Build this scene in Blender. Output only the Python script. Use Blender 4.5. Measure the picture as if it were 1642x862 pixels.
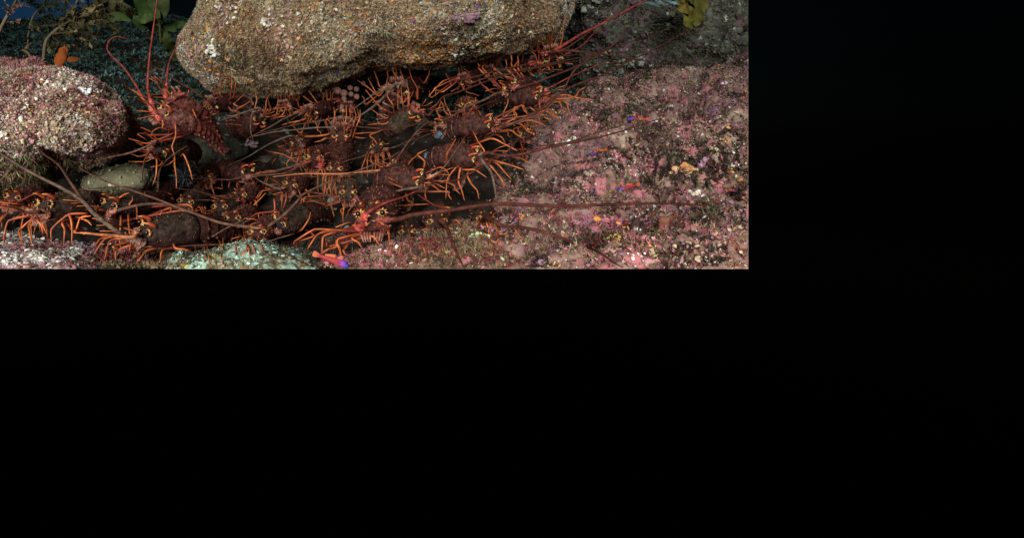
import bpy, bmesh, math, random
import numpy as np
from mathutils import Vector, Matrix
from mathutils.bvhtree import BVHTree

R = math.radians
random.seed(7)
rng = np.random.default_rng(7)
for o in list(bpy.data.objects):
    bpy.data.objects.remove(o)
S = bpy.context.scene
COL = S.collection

# ------------------------------------------------------------------ camera
FOC = 900.0                      # focal length in photo pixels
cam_d = bpy.data.cameras.new('camera')
cam = bpy.data.objects.new('camera', cam_d)
COL.objects.link(cam)
cam_d.sensor_fit = 'HORIZONTAL'
cam_d.sensor_width = 36.0
cam_d.lens = 36.0 * FOC / 1642.0
cam_d.shift_x = (821 - 600) / 1642.0
cam_d.shift_y = -(431 - 215) / 1642.0
cam_d.clip_start = 0.02
cam_d.clip_end = 200
cam.location = (0, 0, 0)
cam.rotation_euler = (R(90), 0, 0)
S.camera = cam

# ------------------------------------------------------------------ light
SUN_EL, SUN_AZ = 14.0, -13.0     # the light comes from behind the diver, above and a little to the left
w = bpy.data.worlds.new('World')
S.world = w
w.use_nodes = True
wn = w.node_tree.nodes
sky = wn.new('ShaderNodeTexSky')
sky.sky_type = 'NISHITA'
sky.sun_disc = False
sky.sun_elevation = R(SUN_EL)
sky.sun_rotation = R(180 + SUN_AZ)
w.node_tree.links.new(sky.outputs[0], wn['Background'].inputs[0])
wn['Background'].inputs[1].default_value = 0.002
sun_d = bpy.data.lights.new('sun', 'SUN')
sun_d.energy = 5.0
sun_d.angle = R(36)      # twin diffused strobes of the diver: a broad soft source
sun_d.color = (1.0, 0.88, 0.76)
sun = bpy.data.objects.new('sun', sun_d)
COL.objects.link(sun)
az, el = R(SUN_AZ), R(SUN_EL)
sdir = Vector((math.sin(az) * math.cos(el), -math.cos(az) * math.cos(el), math.sin(el)))   # towards the sun
sun.rotation_euler = sdir.to_track_quat('Z', 'Y').to_euler()
sun.location = sdir * 20
S.view_settings.view_transform = 'Standard'
S.view_settings.look = 'None'
S.view_settings.exposure = 2.1
S.view_settings.gamma = 1.0
S.cycles.max_bounces = 6
S.cycles.volume_bounces = 0

# ------------------------------------------------------------------ helpers
def P(px, py, d):
    """a point at depth d (metres in front of the lens) seen at photo pixel px, py"""
    return Vector(((px - 600) / FOC * d, d, (215 - py) / FOC * d))

def hash3(ix, iy, iz):
    h = (ix * 374761393 + iy * 668265263 + iz * 2147483647 + 1274126177) & 0xFFFFFFFF
    h = ((h ^ (h >> 13)) * 1274126177) & 0xFFFFFFFF
    h = ((h ^ (h >> 16)) * 2246822519) & 0xFFFFFFFF
    return ((h ^ (h >> 15)) & 0xFFFF) / 32767.5 - 1.0

def vnoise(p):
    f = np.floor(p).astype(np.int64)
    t = p - f
    t = t * t * (3 - 2 * t)
    out = 0
    for a in (0, 1):
        wx = t[:, 0] if a else 1 - t[:, 0]
        for b in (0, 1):
            wy = t[:, 1] if b else 1 - t[:, 1]
            for c in (0, 1):
                wz = t[:, 2] if c else 1 - t[:, 2]
                out = out + wx * wy * wz * hash3(f[:, 0] + a, f[:, 1] + b, f[:, 2] + c)
    return out

def fbm(p, freq, octv=3, seed=0.0):
    out = np.zeros(len(p))
    amp = 1.0
    q = p * freq + seed * 17.31 + 100.0
    for k in range(octv):
        out += amp * vnoise(q)
        q = q * 2.03 + 5.7
        amp *= 0.5
    return out

def tag(o, label=None, cat=None, group=None, kind=None):
    if label: o['label'] = label
    if cat: o['category'] = cat
    if group: o['group'] = group
    if kind: o['kind'] = kind
    return o

def link(name, me, parent=None, loc=None):
    o = bpy.data.objects.new(name, me)
    COL.objects.link(o)
    if parent is not None: o.parent = parent
    if loc is not None: o.location = loc
    return o

def empty(name, M=None):
    o = bpy.data.objects.new(name, None)
    o.empty_display_size = 0.02
    COL.objects.link(o)
    if M is not None: o.matrix_world = M
    return o

def mesh_np(name, V, F, mat=None, cols=None, smooth=True):
    """mesh from arrays; F: (n,k) int array or a list of such arrays"""
    me = bpy.data.meshes.new(name)
    V = np.asarray(V, dtype=np.float32)
    Fs = F if isinstance(F, list) else [F]
    loops = np.concatenate([f.ravel() for f in Fs]).astype(np.int32)
    sizes = np.concatenate([np.full(len(f), f.shape[1]) for f in Fs]).astype(np.int32)
    me.vertices.add(len(V))
    me.vertices.foreach_set('co', V.ravel())
    me.loops.add(len(loops))
    me.loops.foreach_set('vertex_index', loops)
    me.polygons.add(len(sizes))
    me.polygons.foreach_set('loop_start', np.concatenate([[0], np.cumsum(sizes)[:-1]]).astype(np.int32))
    me.update(calc_edges=True)
    me.validate()
    if smooth:
        me.polygons.foreach_set('use_smooth', np.ones(len(me.polygons), dtype=bool))
    if cols is not None:
        at = me.color_attributes.new('Col', 'FLOAT_COLOR', 'POINT')
        c = np.ones((len(V), 4), dtype=np.float32)
        c[:, :3] = cols
        at.data.foreach_set('color', c.ravel())
    if mat: me.materials.append(mat)
    return me

class MB:
    """collects tubes, lofts and cones, becomes one mesh"""
    def __init__(s): s.v, s.f, s.c = [], [], []
    def ring_loft(s, rings, cols, cap=True):
        n = len(rings[0]); b = len(s.v)
        for r, c in zip(rings, cols):
            for k, p in enumerate(r):
                s.v.append(tuple(p)); s.c.append(c[k] if isinstance(c, list) else c)
        for i in range(len(rings) - 1):
            for k in range(n):
                a, a2 = b + i * n + k, b + i * n + (k + 1) % n
                s.f.append((a, a2, a2 + n, a + n))
        if cap:
            s.f.append(tuple(b + k for k in reversed(range(n))))
            e = b + (len(rings) - 1) * n
            s.f.append(tuple(e + k for k in range(n)))
    def tube(s, pts, rad, cols, n=6, flat=None):
        pts = [Vector(p) for p in pts]
        up = None; rings = []
        for i, p in enumerate(pts):
            t = (pts[min(i + 1, len(pts) - 1)] - pts[max(i - 1, 0)])
            t = t.normalized() if t.length > 1e-9 else Vector((0, 0, 1))
            if up is None:
                up = Vector((0, 0, 1)) if abs(t.z) < 0.9 else Vector((0, -1, 0))
            side = t.cross(up).normalized(); up = side.cross(t).normalized()
            r = rad[i]
            rings.append([p + side * (r * math.cos(2 * math.pi * k / n)) + up * (r * (flat or 1) * math.sin(2 * math.pi * k / n)) for k in range(n)])
        s.ring_loft(rings, cols)
    def cone(s, base, tip, r, col, n=4):
        base, tip = Vector(base), Vector(tip)
        t = (tip - base).normalized()
        up = Vector((0, 0, 1)) if abs(t.z) < 0.9 else Vector((0, 1, 0))
        a = t.cross(up).normalized(); b = a.cross(t)
        i0 = len(s.v)
        for k in range(n):
            q = 2 * math.pi * k / n
            s.v.append(tuple(base + a * r * math.cos(q) + b * r * math.sin(q))); s.c.append(col)
        s.v.append(tuple(tip)); s.c.append(col)
        for k in range(n): s.f.append((i0 + k, i0 + (k + 1) % n, i0 + n))
    def ball(s, c, r, col, nu=8, nv=6):
        r = (r, r, r) if not hasattr(r, '__len__') else r
        rings = []
        for i in range(1, nv):
            a = math.pi * i / nv
            rings.append([(c[0] + r[0] * math.sin(a) * math.cos(2 * math.pi * k / nu), c[1] + r[1] * math.sin(a) * math.sin(2 * math.pi * k / nu), c[2] + r[2] * math.cos(a)) for k in range(nu)])
        s.ring_loft(rings, [col] * len(rings))
    def sheet(s, rows, col):
        n = len(rows[0]); b = len(s.v)
        for i, r in enumerate(rows):
            for p in r: s.v.append(tuple(p)); s.c.append(col[i] if isinstance(col, list) else col)
        for i in range(len(rows) - 1):
            for k in range(n - 1):
                a = b + i * n + k
                s.f.append((a, a + 1, a + n + 1, a + n))
    def mesh(s, name, mat, smooth=True):
        me = bpy.data.meshes.new(name)
        me.from_pydata(s.v, [], s.f)
        at = me.color_attributes.new('Col', 'FLOAT_COLOR', 'POINT')
        c = np.ones((len(s.v), 4), dtype=np.float32); c[:, :3] = np.array(s.c)
        at.data.foreach_set('color', c.ravel())
        if smooth: me.polygons.foreach_set('use_smooth', np.ones(len(me.polygons), dtype=bool))
        me.materials.append(mat)
        return me

# ------------------------------------------------------------------ materials
def new_mat(name):
    m = bpy.data.materials.new(name)
    m.use_nodes = True
    return m, m.node_tree.nodes, m.node_tree.links, m.node_tree.nodes['Principled BSDF']

def attr_mat(name, rough=0.7, spec=0.3, vary=0.35, scale=60, bump=0.0, two=False):
    """colour from the mesh, mottled by noise"""
    m, N, L, B = new_mat(name)
    a = N.new('ShaderNodeAttribute'); a.attribute_name = 'Col'
    tc = N.new('ShaderNodeTexCoord')
    nz = N.new('ShaderNodeTexNoise'); nz.inputs['Scale'].default_value = scale; nz.inputs['Detail'].default_value = 3
    L.new(tc.outputs['Object'], nz.inputs['Vector'])
    mr = N.new('ShaderNodeMapRange'); mr.inputs[1].default_value = 0.3; mr.inputs[2].default_value = 0.7
    mr.inputs[3].default_value = 1 - vary; mr.inputs[4].default_value = 1 + vary
    L.new(nz.outputs[0], mr.inputs[0])
    mx = N.new('ShaderNodeMix'); mx.data_type = 'RGBA'; mx.blend_type = 'MULTIPLY'; mx.inputs[0].default_value = 1
    L.new(a.outputs['Color'], mx.inputs[6]); L.new(mr.outputs[0], mx.inputs[7])
    L.new(mx.outputs[2], B.inputs['Base Color'])
    B.inputs['Roughness'].default_value = rough
    B.inputs['Specular IOR Level'].default_value = spec
    if bump:
        bp = N.new('ShaderNodeBump'); bp.inputs['Strength'].default_value = bump; bp.inputs['Distance'].default_value = 0.003
        L.new(nz.outputs[0], bp.inputs['Height']); L.new(bp.outputs[0], B.inputs['Normal'])
    return m

def rock_mat(name, ramp, spots, scale=9, bump=0.7, fine=70):
    m, N, L, B = new_mat(name)
    tc = N.new('ShaderNodeTexCoord')
    n0 = N.new('ShaderNodeTexNoise'); n0.inputs['Scale'].default_value = 30; n0.inputs['Detail'].default_value = 4
    L.new(tc.outputs['Object'], n0.inputs['Vector'])
    ds = N.new('ShaderNodeVectorMath'); ds.operation = 'SCALE'; ds.inputs['Scale'].default_value = 0.035
    L.new(n0.outputs['Color'], ds.inputs[0])
    ad = N.new('ShaderNodeVectorMath'); ad.operation = 'ADD'
    L.new(tc.outputs['Object'], ad.inputs[0]); L.new(ds.outputs[0], ad.inputs[1])
    n1 = N.new('ShaderNodeTexNoise'); n1.inputs['Scale'].default_value = scale; n1.inputs['Detail'].default_value = 9; n1.inputs['Roughness'].default_value = 0.78
    L.new(ad.outputs[0], n1.inputs['Vector'])
    cr = N.new('ShaderNodeValToRGB')
    el = cr.color_ramp.elements
    while len(el) < len(ramp): el.new(0.5)
    for e, (p, c) in zip(el, ramp): e.position = p; e.color = (*c, 1)
    L.new(n1.outputs[0], cr.inputs[0])
    cur = cr.outputs[0]
    for i, (c, sc, th, q) in enumerate(spots):
        v = N.new('ShaderNodeTexVoronoi'); v.inputs['Scale'].default_value = sc
        ad2 = N.new('ShaderNodeVectorMath'); ad2.operation = 'ADD'; ad2.inputs[1].default_value = (i * 3.1, i * 1.7, i)
        L.new(ad.outputs[0], ad2.inputs[0]); L.new(ad2.outputs[0], v.inputs['Vector'])
        lt = N.new('ShaderNodeMapRange'); lt.inputs[1].default_value = th * 0.75; lt.inputs[2].default_value = th; lt.inputs[3].default_value = 1; lt.inputs[4].default_value = 0
        L.new(v.outputs['Distance'], lt.inputs[0])
        sp = N.new('ShaderNodeSeparateColor'); L.new(v.outputs['Color'], sp.inputs[0])
        gt = N.new('ShaderNodeMath'); gt.operation = 'GREATER_THAN'; gt.inputs[1].default_value = q
        L.new(sp.outputs[0], gt.inputs[0])
        mu = N.new('ShaderNodeMath'); mu.operation = 'MULTIPLY'; L.new(lt.outputs[0], mu.inputs[0]); L.new(gt.outputs[0], mu.inputs[1])
        mx = N.new('ShaderNodeMix'); mx.data_type = 'RGBA'
        L.new(mu.outputs[0], mx.inputs[0]); L.new(cur, mx.inputs[6]); mx.inputs[7].default_value = (*c, 1)
        cur = mx.outputs[2]
    n2 = N.new('ShaderNodeTexNoise'); n2.inputs['Scale'].default_value = fine; n2.inputs['Detail'].default_value = 6
    L.new(tc.outputs['Object'], n2.inputs['Vector'])
    bp = N.new('ShaderNodeBump'); bp.inputs['Strength'].default_value = bump; bp.inputs['Distance'].default_value = 0.003
    L.new(n2.outputs[0], bp.inputs['Height'])
    L.new(cur, B.inputs['Base Color']); L.new(bp.outputs[0], B.inputs['Normal'])
    B.inputs['Roughness'].default_value = 0.85
    B.inputs['Specular IOR Level'].default_value = 0.2
    return m

M_TURF = attr_mat('turf and crust', rough=0.8, spec=0.2, vary=0.3, scale=90)
M_SHELL = attr_mat('lobster shell', rough=0.68, spec=0.16, vary=0.85, scale=85, bump=1.0)
M_LEG = attr_mat('lobster leg', rough=0.5, spec=0.3, vary=0.4, scale=50)
M_ANT = attr_mat('lobster antenna', rough=0.7, spec=0.15, vary=0.4, scale=60)
M_EYE = attr_mat('glossy eye', rough=0.15, spec=0.6, vary=0.1)
M_FISH = attr_mat('fish skin', rough=0.65, spec=0.15, vary=0.15, scale=80)
M_WEED = attr_mat('seaweed', rough=0.7, spec=0.15, vary=0.45, scale=25)
M_SOFT = attr_mat('sponge flesh', rough=0.8, spec=0.2, vary=0.45, scale=70, bump=0.8)

# ------------------------------------------------------------------ rocks
EDGE_R, EDGE_B = 1200.0, 431.0   # the reef is built as far as the photograph shows it

def trim(me, caps=True):
    bm = bmesh.new(); bm.from_mesh(me)
    for no in (Vector((FOC, -(EDGE_R - 600), 0)), Vector((0, -(EDGE_B - 215), -FOC))):
        no = no.normalized()
        g = bm.verts[:] + bm.edges[:] + bm.faces[:]
        r = bmesh.ops.bisect_plane(bm, geom=g, plane_co=(0, 0, 0), plane_no=no, clear_outer=True, dist=1e-6)
        if caps:
            ed = [e for e in r['geom_cut'] if isinstance(e, bmesh.types.BMEdge) and e.is_valid]
            if ed:
                bmesh.ops.triangle_fill(bm, edges=ed, use_beauty=True)
    bm.to_mesh(me); bm.free()

def inside(V):
    px = 600 + V[..., 0] / V[..., 1] * FOC
    py = 215 - V[..., 2] / V[..., 1] * FOC
    return (px < EDGE_R - 0.5) & (py < EDGE_B - 0.5) & (V[..., 1] > 0.3)

def polar_r(outline, c, th):
    o = np.array(outline, float) - np.array(c, float)
    o2 = np.roll(o, -1, axis=0)
    out = np.zeros(len(th))
    for i, t in enumerate(th):
        d = np.array((math.cos(t), math.sin(t)))
        e = o2 - o
        den = d[0] * e[:, 1] - d[1] * e[:, 0]
        den[np.abs(den) < 1e-9] = 1e-9
        tt = (o[:, 0] * e[:, 1] - o[:, 1] * e[:, 0]) / den
        uu = (o[:, 0] * d[1] - o[:, 1] * d[0]) / den
        ok = (tt > 0) & (uu >= -1e-6) & (uu <= 1 + 1e-6)
        out[i] = tt[ok].max() if ok.any() else 0
    k = 3
    return sum(np.roll(out, s) for s in range(-k, k + 1)) / (2 * k + 1)

def vnormals(V, F):
    a, b, c = V[F[:, 0]], V[F[:, 1]], V[F[:, 2]]
    fn = np.cross(b - a, c - a)
    n = np.zeros_like(V)
    for k in range(F.shape[1]): np.add.at(n, F[:, k], fn)
    return n / (np.linalg.norm(n, axis=1, keepdims=True) + 1e-12)

ROCKS = []       # (V, quads) of every rock, for scattering and for finding surfaces
SURF = []

def inflate(outline, c, d0, bf, bb, tilt=0.0, nth=300, nf=110, nb=40, amp=(0.03, 0.012, 0.005), seed=1.0, boxy=0.75, tiltx=0.0, knob=0.0, kf=9):
    th = np.linspace(0, 2 * math.pi, nth, endpoint=False)
    r = polar_r(outline, c, th)
    phis = np.concatenate([np.linspace(0.02, math.pi / 2, nf), np.linspace(math.pi / 2, math.pi - 0.05, nb + 1)[1:]])
    rows = []
    for i, ph in enumerate(phis):
        s = math.sin(ph) ** boxy
        px = c[0] + r * s * np.cos(th); py = c[1] + r * s * np.sin(th)
        base = d0 - tilt * (py - c[1]) / 100 - tiltx * (px - c[0]) / 100
        if ph <= math.pi / 2:
            d = base - bf * math.cos(ph) ** 0.9
            X, Y, Z = (px - 600) / FOC * d, d, (215 - py) / FOC * d
        else:
            d = base
            X, Y, Z = (px - 600) / FOC * d, d + bb * -math.cos(ph), (215 - py) / FOC * d
        rows.append(np.stack([X, Y, Z], 1))
    V = np.concatenate(rows)
    nr = len(phis)
    i, k = np.meshgrid(np.arange(nr - 1), np.arange(nth), indexing='ij')
    a = (i * nth + k).ravel(); b = (i * nth + (k + 1) % nth).ravel()
    F = np.stack([a, b, b + nth, a + nth], 1)
    tri = np.array([[0, 0, 0]])[:0]
    # caps at both poles
    V = np.concatenate([V, rows[0].mean(0)[None], rows[-1].mean(0)[None]])
    p0, p1 = len(V) - 2, len(V) - 1
    k = np.arange(nth); k2 = (k + 1) % nth
    tri = np.concatenate([np.stack([np.full(nth, p0), k2, k], 1), np.stack([np.full(nth, p1), (nr - 1) * nth + k, (nr - 1) * nth + k2], 1)])
    n = vnormals(V, F)
    cen = V.mean(0)
    if ((V - cen) * n).sum() < 0:
        n = -n; F = F[:, ::-1]; tri = tri[:, ::-1]
    if knob:
        kn = np.abs(fbm(V, kf, 2, seed + 30)) + .5 * np.abs(fbm(V, kf * 2.3, 2, seed + 31))
        V = V + n * (knob * (0.55 - 1.3 * np.exp(-kn * 4.5)))[:, None]
        if knob > .06:
            k2 = np.abs(fbm(V, kf * 3, 2, seed + 33))
            V = V + vnormals(V, F) * (.04 * (0.4 - 1.1 * np.exp(-k2 * 4)))[:, None]
    V = V + n * (amp[0] * fbm(V, 4, 2, seed) + amp[1] * fbm(V, 16, 2, seed + 1) + amp[2] * (fbm(V, 55, 3, seed + 2)))[:, None]
    return V, F, tri

def sample(V, F, n, face_cam=True):
    """area-weighted points with normals"""
    a, b, c, d = (V[F[:, k]] for k in range(4))
    fn = np.cross(c - a, d - b) * 0.5
    ar = np.linalg.norm(fn, axis=1)
    nn = fn / (ar[:, None] + 1e-12)
    cen = (a + b + c + d) / 4
    wgt = ar.copy()
    px = 600 + cen[:, 0] / cen[:, 1] * FOC; py = 215 - cen[:, 2] / cen[:, 1] * FOC
    wgt *= (px > -80) & (px < 1215) & (py > -60) & (py < 440) & (cen[:, 1] > 0.4)
    facing = (nn * cen).sum(1) / (np.linalg.norm(cen, axis=1) + 1e-9)
    wgt *= np.where(facing < 0.35, 1, 0.15)
    wgt /= wgt.sum()
    idx = rng.choice(len(F), n, p=wgt)
    u, v = rng.random(n)[:, None], rng.random(n)[:, None]
    pts = (a[idx] * (1 - u) + b[idx] * u) * (1 - v) + (d[idx] * (1 - u) + c[idx] * u) * v
    return pts, nn[idx]

def frames(N):
    t = rng.normal(size=N.shape)
    a = np.cross(N, t); a /= np.linalg.norm(a, axis=1, keepdims=True) + 1e-9
    b = np.cross(N, a)
    return a, b

def pick(pal, pts, freq, seed, sharp=1.0):
    """palette colour per point: pieces of a kind grow in patches"""
    k = len(pal)
    wts = np.array([p[0] for p in pal])
    sc = np.stack([fbm(pts, freq, 3, seed + 3.3 * i) * 1.9 * sharp + rng.gumbel(size=len(pts)) * 0.42 + math.log(wts[i]) for i in range(k)], 1)
    j = sc.argmax(1)
    c = np.array([p[1] for p in pal])[j]
    return c * rng.uniform(0.65, 1.3, (len(pts), 1)) * rng.uniform(0.92, 1.08, (len(pts), 3))

def turf(name, V, F, n, pal, parent, lmin, lmax, blades=5, wid=0.0012, freq=7, seed=0.0, droop=0.0, thr=-0.55):
    """short bristly turf: every tuft a few tapering blades"""
    pts, N = sample(V, F, n)
    keep = fbm(pts, 9, 3, seed + 50) > thr
    pts, N = pts[keep], N[keep]; n = len(pts)
    A, Bv = frames(N)
    col = pick(pal, pts, freq, seed)
    ln = rng.uniform(lmin, lmax, n) * (0.7 + 0.5 * (fbm(pts, 6, 2, seed + 9) + 0.5).clip(0, 1.5))
    VV, CC = [], []
    for k in range(blades):
        ang = 2 * math.pi * (k + rng.random(n)) / blades
        out = A * np.cos(ang)[:, None] + Bv * np.sin(ang)[:, None]
        dirn = N * rng.uniform(0.45, 1.0, (n, 1)) + out * rng.uniform(0.2, 0.9, (n, 1))
        dirn[:, 2] -= droop
        dirn /= np.linalg.norm(dirn, axis=1, keepdims=True)
        l = (ln * rng.uniform(0.6, 1.2, n))[:, None]
        side = np.cross(dirn, rng.normal(size=(n, 3))); side /= np.linalg.norm(side, axis=1, keepdims=True) + 1e-9
        w_ = (wid * rng.uniform(0.7, 1.6, n))[:, None]
        mid = pts + dirn * l * 0.55
        tip = pts + dirn * l + out * l * 0.15
        VV.append(np.stack([pts - side * w_ - N * 0.002, pts + side * w_ - N * 0.002, mid + side * w_ * 1.1, tip, mid - side * w_ * 1.1], 1))
        CC.append(np.repeat(col[:, None, :], 5, 1))
    VV = np.concatenate(VV); CC = np.concatenate(CC)
    ok = inside(VV).all(1)
    VV, CC = VV[ok], CC[ok]
    m = len(VV)
    F5 = np.arange(m * 5).reshape(m, 5)
    me = mesh_np(name, VV.reshape(-1, 3), F5, M_TURF, CC.reshape(-1, 3), smooth=False)
    o = link(name, me, parent)
    o['kind'] = 'stuff'
    return o

ICO_V = None
def crust(name, V, F, n, pal, parent, rmin, rmax, flat=0.55, freq=6, seed=0.0, thr=-9.0, lift=0.006):
    """small knobs: barnacles, coralline lumps, bits of sponge"""
    pts, N = sample(V, F, n)
    keep = fbm(pts, 8, 2, seed + 70) > thr
    pts, N = pts[keep], N[keep]; n = len(pts)
    pts = pts + N * (lift * rng.uniform(.55 if thr > 0 else 0, 1, (n, 1)))
    A, Bv = frames(N)
    col = pick(pal, pts, freq, seed, 1.3)
    r = rmin + (rmax - rmin) * rng.random(n) ** 5
    pat = []
    for k in range(6): pat.append((math.cos(k * math.pi / 3), math.sin(k * math.pi / 3), -0.2))
    for k in range(6): pat.append((0.7 * math.cos((k + .5) * math.pi / 3), 0.7 * math.sin((k + .5) * math.pi / 3), 0.65))
    pat.append((0, 0, 0.95))
    pat = np.array(pat)
    jit = 1 + rng.uniform(-0.5, 0.5, (n, 13, 1))
    st = rng.uniform(0.6, 1.6, (n, 1, 1))
    q = pat[None] * jit * r[:, None, None]
    VV = pts[:, None] + A[:, None] * q[..., 0:1] * st + Bv[:, None] * q[..., 1:2] + N[:, None] * q[..., 2:3] * flat
    ok = inside(VV).all(1)
    VV, col = VV[ok], col[ok]
    m = len(VV)
    f = []
    for k in range(6):
        k2 = (k + 1) % 6
        f += [(k, k2, 6 + k), (k2, 6 + k2, 6 + k), (6 + k, 6 + k2, 12)]
    f = np.array(f)
    FF = (f[None] + (np.arange(m) * 13)[:, None, None]).reshape(-1, 3)
    me = mesh_np(name, VV.reshape(-1, 3), FF, M_TURF, np.repeat(col[:, None], 13, 1).reshape(-1, 3), smooth=False)
    o = link(name, me, parent)
    o['kind'] = 'stuff'
    return o

def rock(name, label, cat, geo, mat, group=None, part=None):
    V, F, tri = geo
    me = mesh_np(name, V, [F, tri], mat)
    trim(me)
    me.polygons.foreach_set('use_smooth', np.ones(len(me.polygons), dtype=bool))
    o = link(name, me)
    tag(o, label, cat, group)
    SURF.append((V, F))
    return o

# colours (albedo)
BROWN = (0.20, 0.13, 0.075); SAND = (0.34, 0.25, 0.16); OLIVE = (0.17, 0.15, 0.08); TAN = (0.42, 0.31, 0.21)
WHITE = (0.72, 0.68, 0.62); PINK = (0.44, 0.19, 0.20); PURPLE = (0.22, 0.105, 0.15); ORANGE = (0.60, 0.24, 0.06)
DKRED = (0.16, 0.04, 0.035); ROSE = (0.38, 0.13, 0.15); DARK = (0.05, 0.037, 0.03); GREY = (0.25, 0.24, 0.23); YEL = (0.60, 0.45, 0.08)
TEAL = (0.30, 0.48, 0.42); GREEN = (0.10, 0.14, 0.07); LILAC = (0.42, 0.32, 0.40)

M_ROCK1 = rock_mat('encrusted boulder', [(0.25, (0.07, 0.05, 0.035)), (0.42, (0.20, 0.14, 0.085)), (0.52, (0.30, 0.22, 0.14)), (0.62, (0.36, 0.24, 0.17)), (0.75, (0.5, 0.42, 0.34))],
                   [(PURPLE, 14, 0.40, 0.86), (ORANGE, 26, 0.36, 0.92), (WHITE, 34, 0.33, 0.84), (PINK, 30, 0.35, 0.88)])
M_ROCK2 = rock_mat('pink crusted rock', [(0.25, (0.06, 0.035, 0.03)), (0.42, (0.20, 0.11, 0.09)), (0.52, (0.36, 0.20, 0.18)), (0.62, (0.42, 0.29, 0.24)), (0.75, (0.6, 0.5, 0.46))],
                   [(ROSE, 16, 0.45, 0.6), (WHITE, 34, 0.36, 0.72), (ORANGE, 28, 0.33, 0.92), (LILAC, 30, 0.33, 0.85)])
M_ROCK3 = rock_mat('coralline slope rock', [(0.25, (0.03, 0.017, 0.015)), (0.42, (0.10, 0.05, 0.043)), (0.52, (0.23, 0.125, 0.11)), (0.62, (0.33, 0.21, 0.17)), (0.76, (0.5, 0.40, 0.34))],
                   [(ROSE, 14, 0.45, 0.6), (PURPLE, 18, 0.42, 0.75), (WHITE, 40, 0.33, 0.86), (ORANGE, 26, 0.33, 0.94)])
M_DARK = rock_mat('shade-dark crevice rock', [(0.3, (0.008, 0.006, 0.005)), (0.47, (0.018, 0.011, 0.009)), (0.6, (0.042, 0.029, 0.023)), (0.75, (0.11, 0.10, 0.085))],  # shade of the crevice and its gaps is put into this near-black colour
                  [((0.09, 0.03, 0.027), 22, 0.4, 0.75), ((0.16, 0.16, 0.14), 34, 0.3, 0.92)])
M_TANR = rock_mat('tan stone', [(0.3, (0.06, 0.05, 0.03)), (0.5, (0.14, 0.12, 0.075)), (0.7, (0.24, 0.21, 0.14))], [((0.5, 0.48, 0.4), 40, 0.3, 0.85)])
M_TEALR = rock_mat('pale green crusted rock', [(0.38, (0.04, 0.03, 0.02)), (0.46, (0.15, 0.11, 0.065)), (0.5, (0.25, 0.36, 0.30)), (0.6, (0.36, 0.50, 0.45)), (0.72, (0.45, 0.44, 0.28))],
                   [(BROWN, 22, 0.42, 0.6), (YEL, 30, 0.3, 0.88)], scale=12)
M_WPINK = rock_mat('white and pink crusted ledge', [(0.34, (0.09, 0.05, 0.05)), (0.45, (0.30, 0.15, 0.18)), (0.54, (0.5, 0.36, 0.4)), (0.62, (0.72, 0.66, 0.64)), (0.75, (0.8, 0.76, 0.72))],
                   [(ROSE, 24, 0.4, 0.6), (BROWN, 28, 0.38, 0.75)], scale=14)
M_BACK = rock_mat('dim reef wall', [(0.3, (0.015, 0.013, 0.011)), (0.45, (0.055, 0.047, 0.036)), (0.58, (0.11, 0.092, 0.07)), (0.75, (0.2, 0.175, 0.14))],  # light falloff with distance is partly put into this darker colour
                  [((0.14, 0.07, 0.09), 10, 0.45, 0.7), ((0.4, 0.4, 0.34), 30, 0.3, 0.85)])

# ------------------------------------------------------------------ the setting: seabed, water, haze
def sm(a, b, x):
    t = np.clip((x - a) / (b - a), 0, 1)
    return t * t * (3 - 2 * t)

def seabed():
    cols = np.arange(-90, 1216, 3.6)
    ds = np.concatenate([np.geomspace(0.92, 2.6, 230), np.geomspace(2.6, 8.6, 120)[1:]])
    D, PX = np.meshgrid(ds, cols, indexing='ij')
    x = (PX - 600) / FOC * D
    # crevice floor, then the back of the crevice rises, then the reef beyond
    z = np.interp(D, [0.9, 1.25, 1.45, 1.6, 1.8, 2.0, 2.2, 2.5, 3.2, 4.5, 6.0, 8.6], [-.30, -.31, -.305, -.275, -.20, -.11, 0.0, 0.09, 0.30, 0.75, 1.22, 1.5])
    # far crest dips at the left, where open water shows
    gap = 1 - sm(60, 135, PX)
    cap = np.interp(D, [0, 3, 5, 9], [9, 9, 1.04, 1.62])
    z = np.where(gap > 0.0, np.minimum(z, cap * gap + 9 * (1 - gap)), z)
    # beyond the left the floor in front of the wall drops under the left rock
    left = 1 - sm(150, 260, PX)
    z = z - left * 0.16 * sm(1.45, 1.8, D) * (1 - sm(2.2, 3.0, D))
    # rise on the right, under the sloping rock
    right = sm(880, 1150, PX)
    z = z + right * np.interp(D, [0.9, 1.3, 2.0, 2.4, 3], [-.04, -.02, 0.03, 0, 0])
    V = np.stack([x.ravel(), D.ravel(), z.ravel()], 1)
    far = sm(2.3, 4.0, D.ravel())
    V[:, 2] += (0.02 + 0.10 * far) * fbm(V, 5.0, 2, 3) * (1 - 0.5 * far) + 0.018 * fbm(V, 13, 3, 4) + 0.006 * fbm(V, 50, 2, 5)
    V[:, 1] += 0.03 * fbm(V, 11, 2, 6)
    nr, nc = D.shape
    i, k = np.meshgrid(np.arange(nr - 1), np.arange(nc - 1), indexing='ij')
    a = (i * nc + k).ravel()
    F = np.stack([a, a + 1, a + 1 + nc, a + nc], 1)
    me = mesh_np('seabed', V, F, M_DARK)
    trim(me, caps=False)
    o = link('seabed', me)
    o['kind'] = 'structure'
    SURF.append((V, F))
    return o, V, F
bed, bedV, bedF = seabed()

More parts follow.
